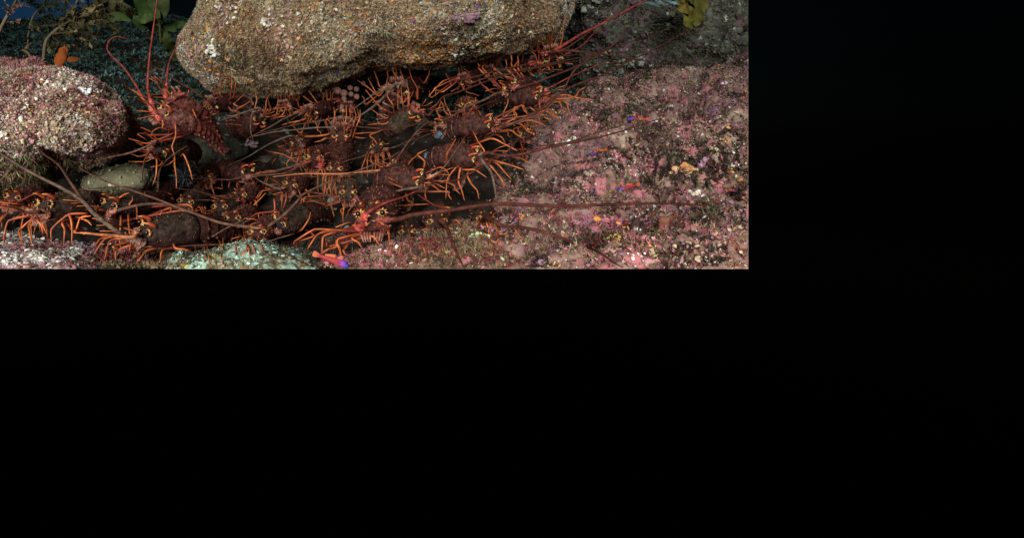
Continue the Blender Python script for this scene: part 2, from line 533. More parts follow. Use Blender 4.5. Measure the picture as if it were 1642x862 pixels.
m, N, L, B = new_mat('open water')
em = N.new('ShaderNodeEmission'); em.inputs[0].default_value = (0.055, 0.14, 0.30, 1); em.inputs[1].default_value = 1.0
L.new(em.outputs[0], N['Material Output'].inputs[0]); N.remove(B)
WATER_EM = em
WV = [P(-420, -420, 11.5), P(150, -420, 11.5), P(150, 60, 11.5), P(-420, 60, 11.5)]
water = link('water', mesh_np('water', WV, np.array([[0, 1, 2, 3]]), m, smooth=False))
water['kind'] = 'structure'

m = bpy.data.materials.new('haze'); m.use_nodes = True
N, L = m.node_tree.nodes, m.node_tree.links
N.remove(N['Principled BSDF'])
pv = N.new('ShaderNodeVolumePrincipled')
pv.inputs['Color'].default_value = (0, 0, 0, 1)
pv.inputs['Density'].default_value = 1.0
sig = (0.33, 0.285, 0.275)                   # sea water takes the red first
pv.inputs['Absorption Color'].default_value = (*[(1 - s) ** 2 for s in sig], 1)
L.new(pv.outputs[0], N['Material Output'].inputs['Volume'])
bm = bmesh.new(); bmesh.ops.create_cube(bm, size=1.0)
for v in bm.verts:
    v.co = Vector((v.co.x * 24, 4.2 + v.co.y * 10.4, 0.6 + v.co.z * 3.6))
me = bpy.data.meshes.new('haze'); bm.to_mesh(me); bm.free(); me.materials.append(m)
hz = link('haze', me); hz['kind'] = 'stuff'

# ------------------------------------------------------------------ the rocks
def ov(d):  # palette helper
    return d
boul_o = [(328, -10), (320, 20), (304, 45), (290, 74), (300, 96), (320, 116), (340, 132), (376, 146), (420, 155), (470, 157), (512, 147), (556, 132), (600, 110), (650, 101), (690, 105), (740, 97), (800, 92), (850, 78), (888, 60), (906, 40), (912, 10), (925, -40), (900, -120), (780, -190), (560, -200), (400, -150), (345, -70)]
g = inflate(boul_o, (610, 0), 2.12, 0.52, 0.5, tilt=-0.05, nth=420, nf=150, nb=40, seed=2, amp=(0.018, 0.012, 0.005), boxy=0.85, knob=.012, kf=11)
boulder = rock('boulder', 'huge brown encrusted boulder roofing the crevice full of lobsters', 'boulder', g, M_ROCK1)
pal_turf1 = [(2.6, (0.27, 0.155, 0.095)), (3, (0.46, 0.295, 0.185)), (0.8, OLIVE), (2.2, (.52, .40, .29)), (0.9, (.40, .22, .19)), (0.5, PURPLE), (.6, (.5,.2,.07)), (.9, (.64,.57,.48)), (.5, DARK)]
turf('turf_algae', g[0], g[1], 52000, pal_turf1, boulder, 0.005, 0.015, seed=1, wid=.0007, blades=7, thr=-.9, freq=6)
turf('dark_turf', g[0], g[1], 12000, [(2, (.07, .05, .03)), (1.5, (.09, .045, .03)), (1, (.05, .035, .025))], boulder, 0.005, 0.014, seed=27, wid=0.0009, blades=6, freq=8, thr=.32)
crust('crust', g[0], g[1], 30000, [(1.6, SAND), (1.6, BROWN), (1.6, TAN), (0.6, (.6, .55, .5)), (.8, (.5, .22, .08)), (0.9, (.46, .24, .22)), (0.6, PURPLE), (0.6, GREY), (0.5, OLIVE), (.9, DARK)], boulder, 0.0012, 0.0058, seed=2, lift=.010, freq=7, flat=.4)

crust('encrusting_patches', g[0], g[1], 26000, [(1.2, (.68, .62, .55)), (1, (.55, .23, .07)), (.8, (.46, .23, .22)), (.7, PURPLE), (1, (.5, .36, .22))], boulder, 0.0016, 0.0062, seed=7, thr=.24, lift=.013, freq=6, flat=.35)
left_o = [(-120, 108), (-40, 111), (0, 114), (50, 118), (100, 128), (136, 136), (164, 150), (188, 164), (202, 180), (206, 205), (196, 226), (172, 242), (145, 252), (110, 248), (80, 254), (60, 272), (30, 284), (-20, 290), (-120, 290), (-170, 190)]
g = inflate(left_o, (50, 190), 1.62, 0.30, 0.3, tilt=0.05, nth=330, nf=110, nb=30, seed=5, boxy=0.8, amp=(.024, .014, .006), knob=.026, kf=9)
lrock = rock('boulder', 'pinkish white boulder bristling with turf at the left edge', 'boulder', g, M_ROCK2)
turf('turf_algae', g[0], g[1], 30000, [(2.0, (.42, .30, .22)), (1.6, (.52, .40, .32)), (1.3, (.68,.60,.56)), (1.0, BROWN), (2.0, ROSE), (2.2, (.55, .28, .29)), (.6, OLIVE)], lrock, 0.004, 0.013, seed=11, wid=0.0007, blades=6, thr=-1, freq=11)
turf('hanging_turf', g[0], g[1][(g[0][g[1]].mean(1)[:, 0] < -.80) & (g[0][g[1]].mean(1)[:, 2] < -.02)], 2600, [(2, (.30, .22, .12)), (2, BROWN), (1, OLIVE)], lrock, 0.012, 0.03, seed=15, wid=.0008, droop=.5, thr=-1)
turf('dark_turf', g[0], g[1], 9000, [(2, (.045, .038, .022)), (2, (.06, .022, .018)), (1.5, (.03, .024, .02)), (.6, (.10, .07, .04))], lrock, 0.004, 0.012, seed=26, wid=0.0008, blades=6, freq=8, thr=.35)
crust('crust', g[0], g[1], 30000, [(1.5, PINK), (1.4, ROSE), (1.5, TAN), (1.3, WHITE), (0.5, ORANGE), (0.4, LILAC), (1.8, SAND), (1.6, BROWN), (.8, DKRED)], lrock, 0.0010, 0.0045, seed=12, lift=.009, freq=8)

crust('encrusting_patches', g[0], g[1], 16000, [(1.4, (.70, .62, .58)), (.4, (.55, .27, .1)), (1.4, (.50, .23, .25)), (.8, (.52, .40, .28))], lrock, 0.0013, 0.0046, seed=17, thr=.24, lift=.012, freq=6, flat=.35)
right_o = [(786, 372), (798, 335), (822, 300), (846, 268), (866, 232), (886, 196), (930, 172), (975, 152), (1010, 140), (1060, 132), (1110, 134), (1145, 130), (1165, 118), (1210, 106), (1290, 120), (1340, 300), (1330, 560), (1000, 600), (800, 560), (720, 470), (750, 410)]
g = inflate(right_o, (1060, 330), 1.90, 0.42, 0.35, tilt=0.36, nth=420, nf=150, nb=30, seed=9, boxy=0.7, amp=(0.03, 0.02, 0.008), knob=.13, kf=4.6)
rrock = rock('boulder', 'long purple and pink coralline boulder sloping along the right side', 'boulder', g, M_ROCK3)
turf('turf_algae', g[0], g[1], 36000, [(2.2, ROSE), (1.2, (.40,.26,.22)), (.4, ORANGE), (.8, (.52,.36,.34)), (1.2, (.30,.13,.20)), (2, BROWN), (1.4, SAND), (1.6, DKRED), (1.0, PURPLE), (0.8, PINK), (1, OLIVE), (1.4, DARK)], rrock, 0.004, 0.013, seed=21, wid=0.0008, blades=6, freq=9, thr=-.9)
crust('crust', g[0], g[1], 36000, [(2.0, ROSE), (1.5, PURPLE), (1.5, TAN), (0.5, WHITE), (0.5, ORANGE), (1.9, DKRED), (1.3, PINK), (1.6, BROWN), (1.6, DARK), (0.3, LILAC), (.9, SAND)], rrock, 0.0012, 0.0066, seed=22, lift=.009, freq=10)

crust('encrusting_patches', g[0], g[1], 30000, [(.5, (.62, .52, .48)), (.7, (.56, .26, .10)), (1.4, (.42, .16, .19)), (1.4, (.27, .12, .20)), (.8, (.50, .36, .26))], rrock, 0.0013, 0.0055, seed=28, thr=.26, lift=.012, freq=5, flat=.35)
turf('dark_turf', g[0], g[1], 46000, [(2, (.045, .038, .022)), (2, (.06, .022, .018)), (1.5, (.03, .024, .02)), (.6, (.10, .07, .04))], rrock, 0.007, 0.019, seed=24, wid=0.0010, blades=6, freq=6, thr=.14)  # dark algae whose colour also stands in for shaded hollows
back_o = [(905, -60), (930, 5), (925, 60), (930, 120), (960, 160), (1050, 165), (1150, 160), (1240, 150), (1290, 40), (1240, -80), (1050, -110)]
g = inflate(back_o, (1070, 30), 2.85, 0.35, 0.4, tilt=-0.1, nth=260, nf=90, nb=20, seed=14, amp=(0.06, 0.025, 0.01))
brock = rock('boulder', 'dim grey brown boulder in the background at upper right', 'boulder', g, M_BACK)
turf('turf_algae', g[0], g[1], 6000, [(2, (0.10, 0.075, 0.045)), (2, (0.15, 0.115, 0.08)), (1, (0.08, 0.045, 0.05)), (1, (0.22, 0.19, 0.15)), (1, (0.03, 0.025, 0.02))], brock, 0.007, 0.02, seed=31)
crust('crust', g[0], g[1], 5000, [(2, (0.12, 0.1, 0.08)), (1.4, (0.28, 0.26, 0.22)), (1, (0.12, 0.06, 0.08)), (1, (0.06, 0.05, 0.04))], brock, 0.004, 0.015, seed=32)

tan_o = [(126, 296), (140, 280), (175, 268), (215, 262), (240, 270), (246, 290), (232, 306), (200, 318), (160, 322), (134, 314)]
g = inflate(tan_o, (186, 292), 1.62, 0.10, 0.14, nth=150, nf=40, nb=16, seed=17, amp=(0.006, 0.004, 0.002))
o = rock('stone', 'tan oblong stone with sparse growth beside the black urchin', 'stone', g, M_TANR)
turf('turf_algae', g[0], g[1], 900, [(2, (.22, .19, .11)), (1, BROWN), (1, OLIVE)], o, 0.002, 0.007, seed=18, wid=.0007, thr=.0)
crust('crust', g[0], g[1], 900, [(2, (.3, .26, .17)), (1, SAND), (.5, WHITE), (1, OLIVE)], o, 0.0008, 0.004, seed=19, flat=.35)
for (o_, c_, d_, sd, lab) in [
    ([(472, 306), (490, 288), (530, 278), (580, 280), (625, 290), (640, 312), (610, 332), (540, 336), (490, 328)], (555, 306), 1.93, 41, 'broad grey green stone behind the lobster facing straight out of the middle'),
    ([(452, 254), (470, 240), (500, 236), (520, 250), (505, 268), (470, 270)], (486, 254), 2.05, 42, 'small grey green stone under the upper centre lobsters'),
    ([(290, 248), (310, 232), (350, 226), (392, 232), (400, 250), (360, 262), (310, 262)], (345, 246), 1.95, 43, 'low olive stone below the striped red tails'),
]:
    g = inflate(o_, c_, d_, 0.08, 0.12, nth=140, nf=36, nb=12, seed=sd, amp=(0.018, 0.012, 0.005))
    o = rock('stone', lab, 'stone', g, rock_mat('crevice stone', [(0.3, (0.016, 0.014, 0.012)), (0.5, (0.05, 0.045, 0.035)), (0.7, (0.13, 0.12, 0.095))], [(ROSE, 30, 0.3, 0.85)]))
    turf('turf_algae', g[0], g[1], 700, [(2, (.05, .045, .03)), (1, (.09, .05, .04)), (1, (.12, .11, .08))], o, 0.003, 0.009, seed=sd, wid=.0008)

g = inflate([(-60, 376), (0, 386), (50, 391), (100, 396), (138, 404), (158, 420), (170, 450), (120, 500), (-60, 500), (-120, 440)], (30, 440), 1.27, 0.13, 0.2, tilt=0.16, nth=240, nf=80, nb=20, seed=51, amp=(0.012, 0.010, 0.004), boxy=0.6)
o = rock('ledge', 'white and magenta crusted ledge at lower left under orange legs', 'ledge', g, M_WPINK)
crust('crust', g[0], g[1], 5200, [(2.5, WHITE), (2, PINK), (1.5, ROSE), (1.2, LILAC), (1, BROWN), (0.6, OLIVE)], o, 0.001, 0.0065, flat=0.35, seed=52, freq=14)
g = inflate([(262, 446), (285, 416), (325, 408), (360, 402), (392, 396), (425, 399), (452, 408), (486, 410), (506, 424), (520, 450), (420, 480), (320, 480)], (392, 438), 1.22, 0.10, 0.2, tilt=0.12, nth=240, nf=70, nb=20, seed=53, amp=(0.012, 0.010, 0.004), boxy=0.6)
o = rock('ledge', 'pale blue green crusted ledge at the bottom edge', 'ledge', g, M_TEALR)
crust('crust', g[0], g[1], 2600, [(1.5, TEAL), (.8, (0.42, 0.56, 0.52)), (1, OLIVE), (1.6, BROWN), (0.3, YEL), (0.6, SAND), (1, DARK)], o, 0.001, 0.005, flat=0.3, seed=54, freq=16)
turf('turf_algae', g[0], g[1], 1300, [(2, BROWN), (1.4, OLIVE), (1, DARK), (.5, TEAL)], o, 0.003, 0.010, seed=58, wid=0.0008, thr=.0)
g = inflate([(540, 450), (575, 420), (610, 402), (650, 390), (700, 378), (750, 370), (800, 372), (850, 386), (900, 420), (920, 460), (760, 500), (600, 490)], (740, 430), 1.30, 0.15, 0.2, tilt=0.16, nth=280, nf=80, nb=20, seed=55, amp=(0.012, 0.010, 0.005), boxy=0.6, knob=.02, kf=14)
o = rock('ledge', 'brown and maroon ledge with yellow spots at bottom centre', 'ledge', g, rock_mat('brown ledge', [(0.3, (0.025, 0.017, 0.013)), (0.45, (0.10, 0.055, 0.04)), (0.56, (0.18, 0.11, 0.08)), (0.72, (0.34, 0.27, 0.2))], [(ROSE, 20, 0.4, 0.7), ((0.35, 0.4, 0.28), 26, 0.33, 0.86)]))
turf('turf_algae', g[0], g[1], 5200, [(2, BROWN), (2.2, DKRED), (.4, OLIVE), (1.8, ROSE), (1.5, DARK)], o, 0.005, 0.016, seed=56, wid=0.001)
crust('crust', g[0], g[1], 5000, [(1.5, BROWN), (1.4, DKRED), (1, ROSE), (0.5, (0.4, 0.45, 0.34)), (0.25, YEL), (1, DARK), (0.5, WHITE)], o, 0.001, 0.006, flat=0.4, seed=57, freq=13)
g = inflate([(150, 450), (160, 424), (190, 416), (235, 420), (275, 424), (300, 450), (230, 480)], (220, 446), 1.25, 0.08, 0.15, tilt=0.1, nth=160, nf=40, nb=12, seed=71, amp=(0.012, 0.012, 0.005), boxy=0.6)
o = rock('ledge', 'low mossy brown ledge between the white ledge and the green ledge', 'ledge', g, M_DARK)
turf('turf_algae', g[0], g[1], 1500, [(2, BROWN), (1.5, OLIVE), (1, DARK), (.6, SAND)], o, 0.004, 0.014, seed=72, wid=0.0009)
crust('crust', g[0], g[1], 700, [(2, BROWN), (1, DARK), (.4, WHITE), (.7, DKRED)], o, 0.002, 0.006, seed=73)
g = inflate([(840, 470), (850, 425), (890, 400), (950, 404), (1010, 396), (1080, 408), (1150, 392), (1230, 398), (1320, 440), (1300, 520), (1000, 540)], (1060, 450), 1.14, 0.12, 0.2, tilt=0.14, nth=280, nf=80, nb=16, seed=75, amp=(0.015, 0.012, 0.006), boxy=0.6, knob=.028, kf=12)
o = rock('ledge', 'magenta and brown crusted ledge filling the bottom right corner', 'ledge', g, M_ROCK3)
turf('turf_algae', g[0], g[1], 9000, [(1.5, BROWN), (1.5, DKRED), (1, OLIVE), (1.2, ROSE), (1.6, DARK), (.6, SAND)], o, 0.004, 0.014, seed=76, wid=0.0008)
crust('crust', g[0], g[1], 11000, [(1.6, ROSE), (1, PURPLE), (1, PINK), (1.8, BROWN), (1.6, DKRED), (1.8, DARK), (.4, WHITE), (.5, TAN), (.4, OLIVE)], o, 0.001, 0.006, seed=77, freq=13)
turf('dark_turf', g[0], g[1], 8000, [(2, (.045, .038, .022)), (2, (.06, .022, .018)), (1.5, (.03, .024, .02)), (.6, (.10, .07, .04))], o, 0.005, 0.014, seed=78, wid=0.0009, blades=6, freq=8, thr=.15)  # dark tufts, partly colouring in the shadows of this corner
# rubble and turf of the seabed itself
rub = crust('rubble', bedV, bedF, 12000, [(2, (0.05, 0.04, 0.03)), (1.5, (0.10, 0.09, 0.07)), (1, (0.10, 0.04, 0.035)), (0.6, (0.2, 0.19, 0.16))], None, 0.004, 0.016, seed=61)
fm = bedV[bedF].mean(1)[:, 1] > 2.35
farweed = turf('seaweed_cover', bedV, bedF[fm], 70000, [(2, (0.09, 0.15, 0.14)), (2, (0.14, 0.21, 0.19)), (1, (0.14, 0.16, 0.11)), (0.6, (0.26, 0.35, 0.33))], None, 0.008, 0.028, blades=5, wid=0.0026, seed=62, thr=-.9)
nm = bedV[bedF].mean(1)[:, 1] < 1.62
g2 = turf('turf_algae', bedV, bedF[nm], 9000, [(1.4, BROWN), (2.4, DKRED), (.3, OLIVE), (1, ROSE), (2.5, DARK), (.6, SAND)], None, 0.005, 0.016, wid=0.0009, seed=63)
g3 = crust('coralline_crust', bedV, bedF[nm], 9000, [(1.5, BROWN), (2, DKRED), (1.2, ROSE), (.6, TAN), (.4, WHITE), (2.5, DARK), (.6, PURPLE), (.4, GREY)], None, 0.002, 0.009, seed=64)
tag(g2, 'short brown and maroon turf on the floor in front of the lobsters', 'seaweed', kind='stuff')
tag(g3, 'knobbly maroon and pink crust on the floor in front of the lobsters', 'crust', kind='stuff')
tag(rub, 'dark rubble strewn over the crevice floor', 'rubble')
tag(farweed, 'dark green seaweed carpet on the dim slope behind', 'seaweed')

# ------------------------------------------------------------------ finding surfaces
_tv, _tf, _off = [], [], 0
for V_, F_ in SURF:
    _tv.append(V_); _tf.append(F_ + _off); _off += len(V_)
BVH = BVHTree.FromPolygons(np.concatenate(_tv).tolist(), np.concatenate(_tf).tolist())
def surf(px, py, off=0.0, default=2.0):
    d = P(px, py, 1.0).normalized()
    h = BVH.ray_cast(Vector((0, 0, 0)), d, 30)
    if h[0] is None: return P(px, py, default), Vector((0, -1, 0))
    n = h[1]
    if n.dot(d) > 0: n = -n
    return h[0] - d * off, n

# ------------------------------------------------------------------ lobsters: shared shapes
# local frame: +X ahead, +Y left, +Z up, metres; eyes at (0.050, +-0.019, 0.020)
EYE = Vector((0.050, 0.019, 0.020))
MAROON = (0.036, 0.009, 0.008); BRNRED = (0.15, 0.040, 0.026); OLIVEB = (0.085, 0.055, 0.035); STRIPE = (0.36, 0.17, 0.13)
LORANGE = (0.66, 0.175, 0.05); LDARK = (0.20, 0.028, 0.016); HORN = (0.42, 0.06, 0.028); EYEY = (0.58, 0.34, 0.09)

def ell(x, hw, hh, zc=0.0, n=22, low=0.75):
    r = []
    for k in range(n):
        a = 2 * math.pi * k / n
        y, z = math.cos(a), math.sin(a)
        r.append((x, hw * (abs(y) ** 0.85) * (1 if y > 0 else -1), zc + (hh if z > 0 else hh * low) * (abs(z) ** 0.9) * (1 if z > 0 else -1)))
    return r

def carapace_mesh(name, base, dorsal, seed):
    rr = random.Random(seed)
    mb = MB()
    prof = [(-.066, .020, .018), (-.064, .034, .031), (-.055, .039, .036), (-.040, .042, .039), (-.030, .040, .036), (-.024, .0405, .037), (-.005, .041, .038), (.015, .038, .035), (.032, .033, .030), (.046, .028, .022), (.056, .022, .015), (.062, .012, .008)]
    rings, cols = [], []
    for x, hw, hh in prof:
        r = ell(x, hw, hh)
        rings.append(r)
        cc = []
        for k, p in enumerate(r):
            t = max(0, p[2]) / 0.04
            c = tuple(base[i] * (1 - t) + dorsal[i] * t for i in range(3))
            if abs(x + .030) < .002 or abs(x + .064) < .002: c = tuple(min(1, v * 1.9) for v in c)
            cc.append(c)
        cols.append(cc)
    mb.ring_loft(rings, cols)
    for _ in range(180):                       # forward-leaning spines
        x = rr.uniform(-.058, .05)
        a = rr.uniform(0.1, math.pi - 0.1)
        hw = np.interp(x, [p[0] for p in prof], [p[1] for p in prof]); hh = np.interp(x, [p[0] for p in prof], [p[2] for p in prof])
        b = Vector((x, hw * math.cos(a) * .98, hh * math.sin(a) * .98))
        n = Vector((0.55, math.cos(a), math.sin(a))).normalized()
        l = rr.uniform(.004, .0085)
        mb.cone(b, b + n * l, .0019, rr.choice([BRNRED, base, base, dorsal, dorsal, (.15, .045, .032)]))
    # mouth parts, a bristly bundle under the eyes
    for s in (-1, 1):
        for k in range(4):
            y = s * (.004 + k * .005)
            mb.tube([(.030, y * 1.2, -.016), (.058, y, -.013), (.064, y * .8, -.026)], [.003, .0026, .001], [STRIPE, BRNRED, STRIPE], 5)
    return mb.mesh(name, M_SHELL)

def abdomen_mesh(name, curl, red, stripe, side=0.0):
    """six overlapping rings bent down by curl, then the tail fan is separate"""
    mb = MB()
    n = 22; ang = 0.0; pos = Vector((-.060, 0, 0)); yaw = 0.0
    rings, cols = [], []
    seg = .024
    for s in range(6):
        hw = .036 - .0028 * s; hh = .033 - .0027 * s
        for t, k in ((0.0, .93), (.25, 1.02), (.72, 1.04), (.86, 1.04), (1.0, .90)):
            a = ang + curl * t
            d = Vector((-math.cos(a), 0, -math.sin(a)))
            p = pos + d * seg * t
            up = Vector((-math.sin(a), 0, math.cos(a)))
            rg = []
            for q in range(n):
                f = 2 * math.pi * q / n
                z = math.sin(f)
                rg.append(p + Vector((0, hw * k * math.cos(f), 0)) + up * (hh * k * (z if z > 0 else z * .55)))
            rings.append(rg)
            cols.append(stripe if t in (.86,) else tuple(v * (1.0 if t < .8 else .6) for v in red))
        a = ang + curl
        pos = pos + Vector((-math.cos(a), 0, -math.sin(a))) * seg
        ang = a
    mb.ring_loft(rings, cols)
    rr = random.Random(len(name) + int(curl * 100))
    for s in range(6):                        # side spines, bristles and pale spots
        for q in range(26):
            i = s * 5 + rr.randrange(1, 4); k = rr.randrange(0, 12)
            p = Vector(rings[i][k]); c = sum((Vector(v) for v in rings[i]), Vector()) / n
            o_ = (p - c).normalized()
            mb.cone(p - o_ * .001, p + o_ * rr.uniform(.0015, .003) - Vector((.002, 0, 0)), .0016, rr.choice([tuple((a_ + b_) / 2 for a_, b_ in zip(red, stripe)), tuple(v * .5 for v in red), tuple(v * 1.5 for v in red)]), 4)
        for sd in (0, 11):
            p = Vector(rings[s * 5 + 3][sd])
            mb.cone(p, p + Vector((-.006, .006 if sd == 0 else -.006, -.007)), .004, stripe, 4)
    a = ang
    d = Vector((-math.cos(a), 0, -math.sin(a))); up = Vector((-math.sin(a), 0, math.cos(a)))
    fan = MB()
    for k in (-2, -1, 0, 1, 2):
        f = k * 0.42
        dir_ = (d * math.cos(f) + Vector((0, 1, 0)) * math.sin(f)).normalized()
        sd = (Vector((0, 1, 0)) * math.cos(f) - d * math.sin(f)).normalized()
        rows, cc = [], []
        for t, wd in ((0, .005), (.3, .011), (.7, .013), (.95, .010), (1.0, .004)):
            c = pos + dir_ * (.05 * t) - up * (.006 * t * t)
            rows.append([c - sd * wd, c + up * .002, c + sd * wd])
            cc.append(red if t < .8 else tuple((a_ + b_) / 2 for a_, b_ in zip(red, stripe)))
        fan.sheet(rows, cc)
        rows2 = [[p - up * .0015 for p in r] for r in rows]
        fan.sheet([list(reversed(r)) for r in rows2], cc)
    return mb.mesh(name, M_SHELL), fan.mesh(name + ' fan', M_SHELL)

CARA = [carapace_mesh('carapace', MAROON, (0.055, 0.018, 0.014), 1), carapace_mesh('carapace', (0.028, 0.013, 0.010), (0.05, 0.032, 0.021), 2),  # the dark shells carry some of the crevice shade in their colour
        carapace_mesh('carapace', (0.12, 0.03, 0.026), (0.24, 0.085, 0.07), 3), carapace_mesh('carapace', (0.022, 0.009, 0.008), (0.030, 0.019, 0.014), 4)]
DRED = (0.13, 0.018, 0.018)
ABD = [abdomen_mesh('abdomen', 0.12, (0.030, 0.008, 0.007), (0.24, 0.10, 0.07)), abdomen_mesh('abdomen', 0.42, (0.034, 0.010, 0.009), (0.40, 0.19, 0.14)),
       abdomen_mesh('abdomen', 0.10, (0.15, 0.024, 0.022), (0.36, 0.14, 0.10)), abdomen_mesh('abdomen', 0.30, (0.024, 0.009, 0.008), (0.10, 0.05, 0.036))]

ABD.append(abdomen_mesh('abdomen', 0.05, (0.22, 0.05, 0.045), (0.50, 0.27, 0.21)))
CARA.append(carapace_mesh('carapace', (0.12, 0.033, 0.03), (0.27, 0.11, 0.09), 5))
def eye_meshes():
    e = MB(); e.ball((0, 0, 0), .0046, (0.004, 0.004, 0.004), 10, 8)
    s = MB()
    s.ball((-.004, 0, -.0005), (.0050, .0060, .0050), EYEY, 10, 8)
    rr = random.Random(4)
    for k in range(10):                        # pale spiny rim of the socket
        a = 2 * math.pi * k / 10
        b = Vector((-.002, .0056 * math.cos(a), .005 * math.sin(a)))
        s.cone(b, b + Vector((.002, .0065 * math.cos(a), .006 * math.sin(a))), .0024, rr.choice([EYEY, (0.62, 0.46, 0.24), (0.6, 0.22, 0.06), HORN]))
    return e.mesh('eye', M_EYE), s.mesh('eye_socket', M_LEG)
EYE_ME, SOCK_ME = eye_meshes()

def horn_mesh(s):
    mb = MB()
    pts = [Vector((.030, s * .014, .024)), Vector((.040, s * .015, .034)), Vector((.052, s * .0145, .040)), Vector((.063, s * .013, .042))]
    mb.tube(pts, [.0046, .0042, .0027, .0005], [BRNRED, HORN, (0.62, 0.12, 0.04), (0.7, 0.3, 0.1)], 8)
    return mb.mesh('horn', M_LEG)
HORN_ME = {s: horn_mesh(s) for s in (-1, 1)}

def antennule_mesh(s):
    mb = MB()
    mb.tube([Vector((.056, s * .007, .004)), Vector((.075, s * .010, .012)), Vector((.09, s * .013, .018))], [.0026, .0022, .0018], [BRNRED, LORANGE, BRNRED], 6)
    for q in (-1, 1):
        mb.tube([Vector((.09, s * .013, .018)), Vector((.115, s * (.018 + q * .006), .030)), Vector((.145, s * (.024 + q * .014), .034))], [.0012, .001, .0005], [LDARK, (0.4, 0.08, 0.04), LORANGE], 5)
    return mb.mesh('antennule', M_LEG)
ANTL_ME = {s: antennule_mesh(s) for s in (-1, 1)}

def smooth_path(pts, n):
    """Catmull-Rom through pts, n samples per span"""
    if len(pts) < 3: return [pts[0].lerp(pts[-1], k / n) for k in range(n + 1)]
    q = [pts[0] * 2 - pts[1]] + pts + [pts[-1] * 2 - pts[-2]]
    out = []
    for i in range(1, len(q) - 2):
        a, b, c, d = q[i - 1:i + 3]
        for k in range(n):
            t = k / n
            out.append(0.5 * (2 * b + (c - a) * t + (2 * a - 5 * b + 4 * c - d) * t * t + (3 * b - a - 3 * c + d) * t ** 3))
    out.append(pts[-1])
    return out

def leg_mesh(pts, rad, sc, tint):
    """a jointed leg, bowed along its length: dark base, orange shaft striped dark along its sides, dark joints and tip"""
    mb = MB()
    pts = [Vector(p) for p in pts]
    n = len(pts)
    ns = 5
    path = smooth_path(pts, ns)
    # keep the knees crisp: mix the curve with the straight segments
    for i in range(len(path)):
        k = min(i // ns, n - 2); u = i / ns - k
        path[i] = path[i].lerp(pts[k].lerp(pts[k + 1], u), .45)
    oc = tuple(v * tint for v in LORANGE); dk = tuple(v * tint for v in LDARK)
    m = len(path)
    rr, cols = [], []
    for i in range(m):
        t = i / (m - 1)
        joint = (i % ns == 0) and 0 < i < m - 1
        rr.append(rad * (1.2 - 0.75 * t) * (1.18 if joint else 1.0) * (.4 if i == m - 1 else 1))
        if i < ns - 1: w_ = 0.0  # first span painted dark, for the shade close to the body
        elif i == ns - 1 or joint: w_ = .45
        else: w_ = 1.0 if t < .9 else .6
        mix = tuple(dk[j] * (1 - w_) + oc[j] * w_ for j in range(3))
        d2 = tuple(dk[j] * (.6 + .4 * w_) for j in range(3))
        cols.append([mix, mix, d2, mix, d2, d2, d2, mix])
    mb.tube(path, rr, cols, 8)
    return mb.mesh('leg', M_LEG)

def antenna_meshes(base, pts, r0, r1, dark, sc):
    """flagellum with fine rings, and its thick thorny base"""
    d = (pts[0] - base)
    fl = MB()
    path = smooth_path([base] + pts if d.length < .2 else [base] + pts, 9)
    n = len(path)
    rad, col = [], []
    c0, c1 = dark
    rr = random.Random(n + int(pts[0].length * 1000))
    ph = [rr.uniform(0, 6.28) for _ in range(4)]
    tot = sum((path[i + 1] - path[i]).length for i in range(n - 1))
    path = [p + Vector((0, math.sin(ph[0] + 9 * i / n), math.sin(ph[1] + 7 * i / n) + .5 * math.sin(ph[2] + 19 * i / n))) * (.006 * tot * min(1, i / 8)) for i, p in enumerate(path)]
    for i in range(n):
        t = i / (n - 1)
        rad.append((.62 * r0 * (1 - t) ** 0.7 + r1 * .8) * (1.08 if i % 2 else .94))
        k = rr.uniform(.6, 1.3)
        col.append(tuple((c0[j] * (1 - t) + c1[j] * t) * k for j in range(3)))
    fl.tube(path, rad, col, 7)
    for i in range(1, min(n - 1, 40)):             # fine bristles of the lower half
        v = Vector((rr.gauss(0, 1), rr.gauss(0, 1), rr.gauss(0, 1))).normalized()
        fl.cone(path[i] + v * rad[i] * .7, path[i] + v * (rad[i] + .0022) + (path[i + 1] - path[i]).normalized() * .004, .0010, col[i], 3)
    pb = MB()
    tot, q, last = 0, [path[0]], path[0]
    for p in path[1:]:
        tot += (p - last).length; last = p
        q.append(p)
        if tot > .045 * sc: break
    nq = len(q)
    if nq < 3: q = [q[0], q[0].lerp(q[-1], .5), q[-1]]; nq = 3
    rad = [(.0100 - .0050 * i / (nq - 1)) * sc * (1 + .12 * math.sin(i * 2.4)) for i in range(nq)]
    pc = tuple(min(.5, c0[j] * 1.5 + (.06, .01, .012)[j]) for j in range(3))
    pb.tube(q, rad, [pc] * nq, 9)
    for k in range(26):
        i = rr.randrange(nq)
        v = Vector((rr.gauss(0, 1), rr.gauss(0, 1), rr.gauss(0, 1))).normalized()
        t = (q[min(i + 1, nq - 1)] - q[max(i - 1, 0)]).normalized()
        v = (v - t * v.dot(t)).normalized()
        pb.cone(q[i] + v * rad[i] * .85, q[i] + v * (rad[i] + .005 * sc) + t * .003, .002 * sc, rr.choice([pc, HORN, STRIPE]))
    return fl.mesh('antenna', M_ANT), pb.mesh('antenna_base', M_SHELL)

A_RED = ((0.22, 0.035, 0.028), (0.15, 0.022, 0.018)); A_BRN = ((0.12, 0.060, 0.042), (0.09, 0.032, 0.022)); A_DRK = ((0.08, 0.022, 0.015), (0.055, 0.014, 0.010)); A_ORG = ((0.34, 0.14, 0.09), (0.55, 0.15, 0.05))
A_GRY = ((0.13, 0.085, 0.065), (0.09, 0.048, 0.036))
ACOL = {'r': A_RED, 'b': A_BRN, 'd': A_DRK, 'o': A_ORG, 'g': A_GRY}

def pxs(s):
    return [tuple(float(v) for v in q.split(',')) for q in s.split()]

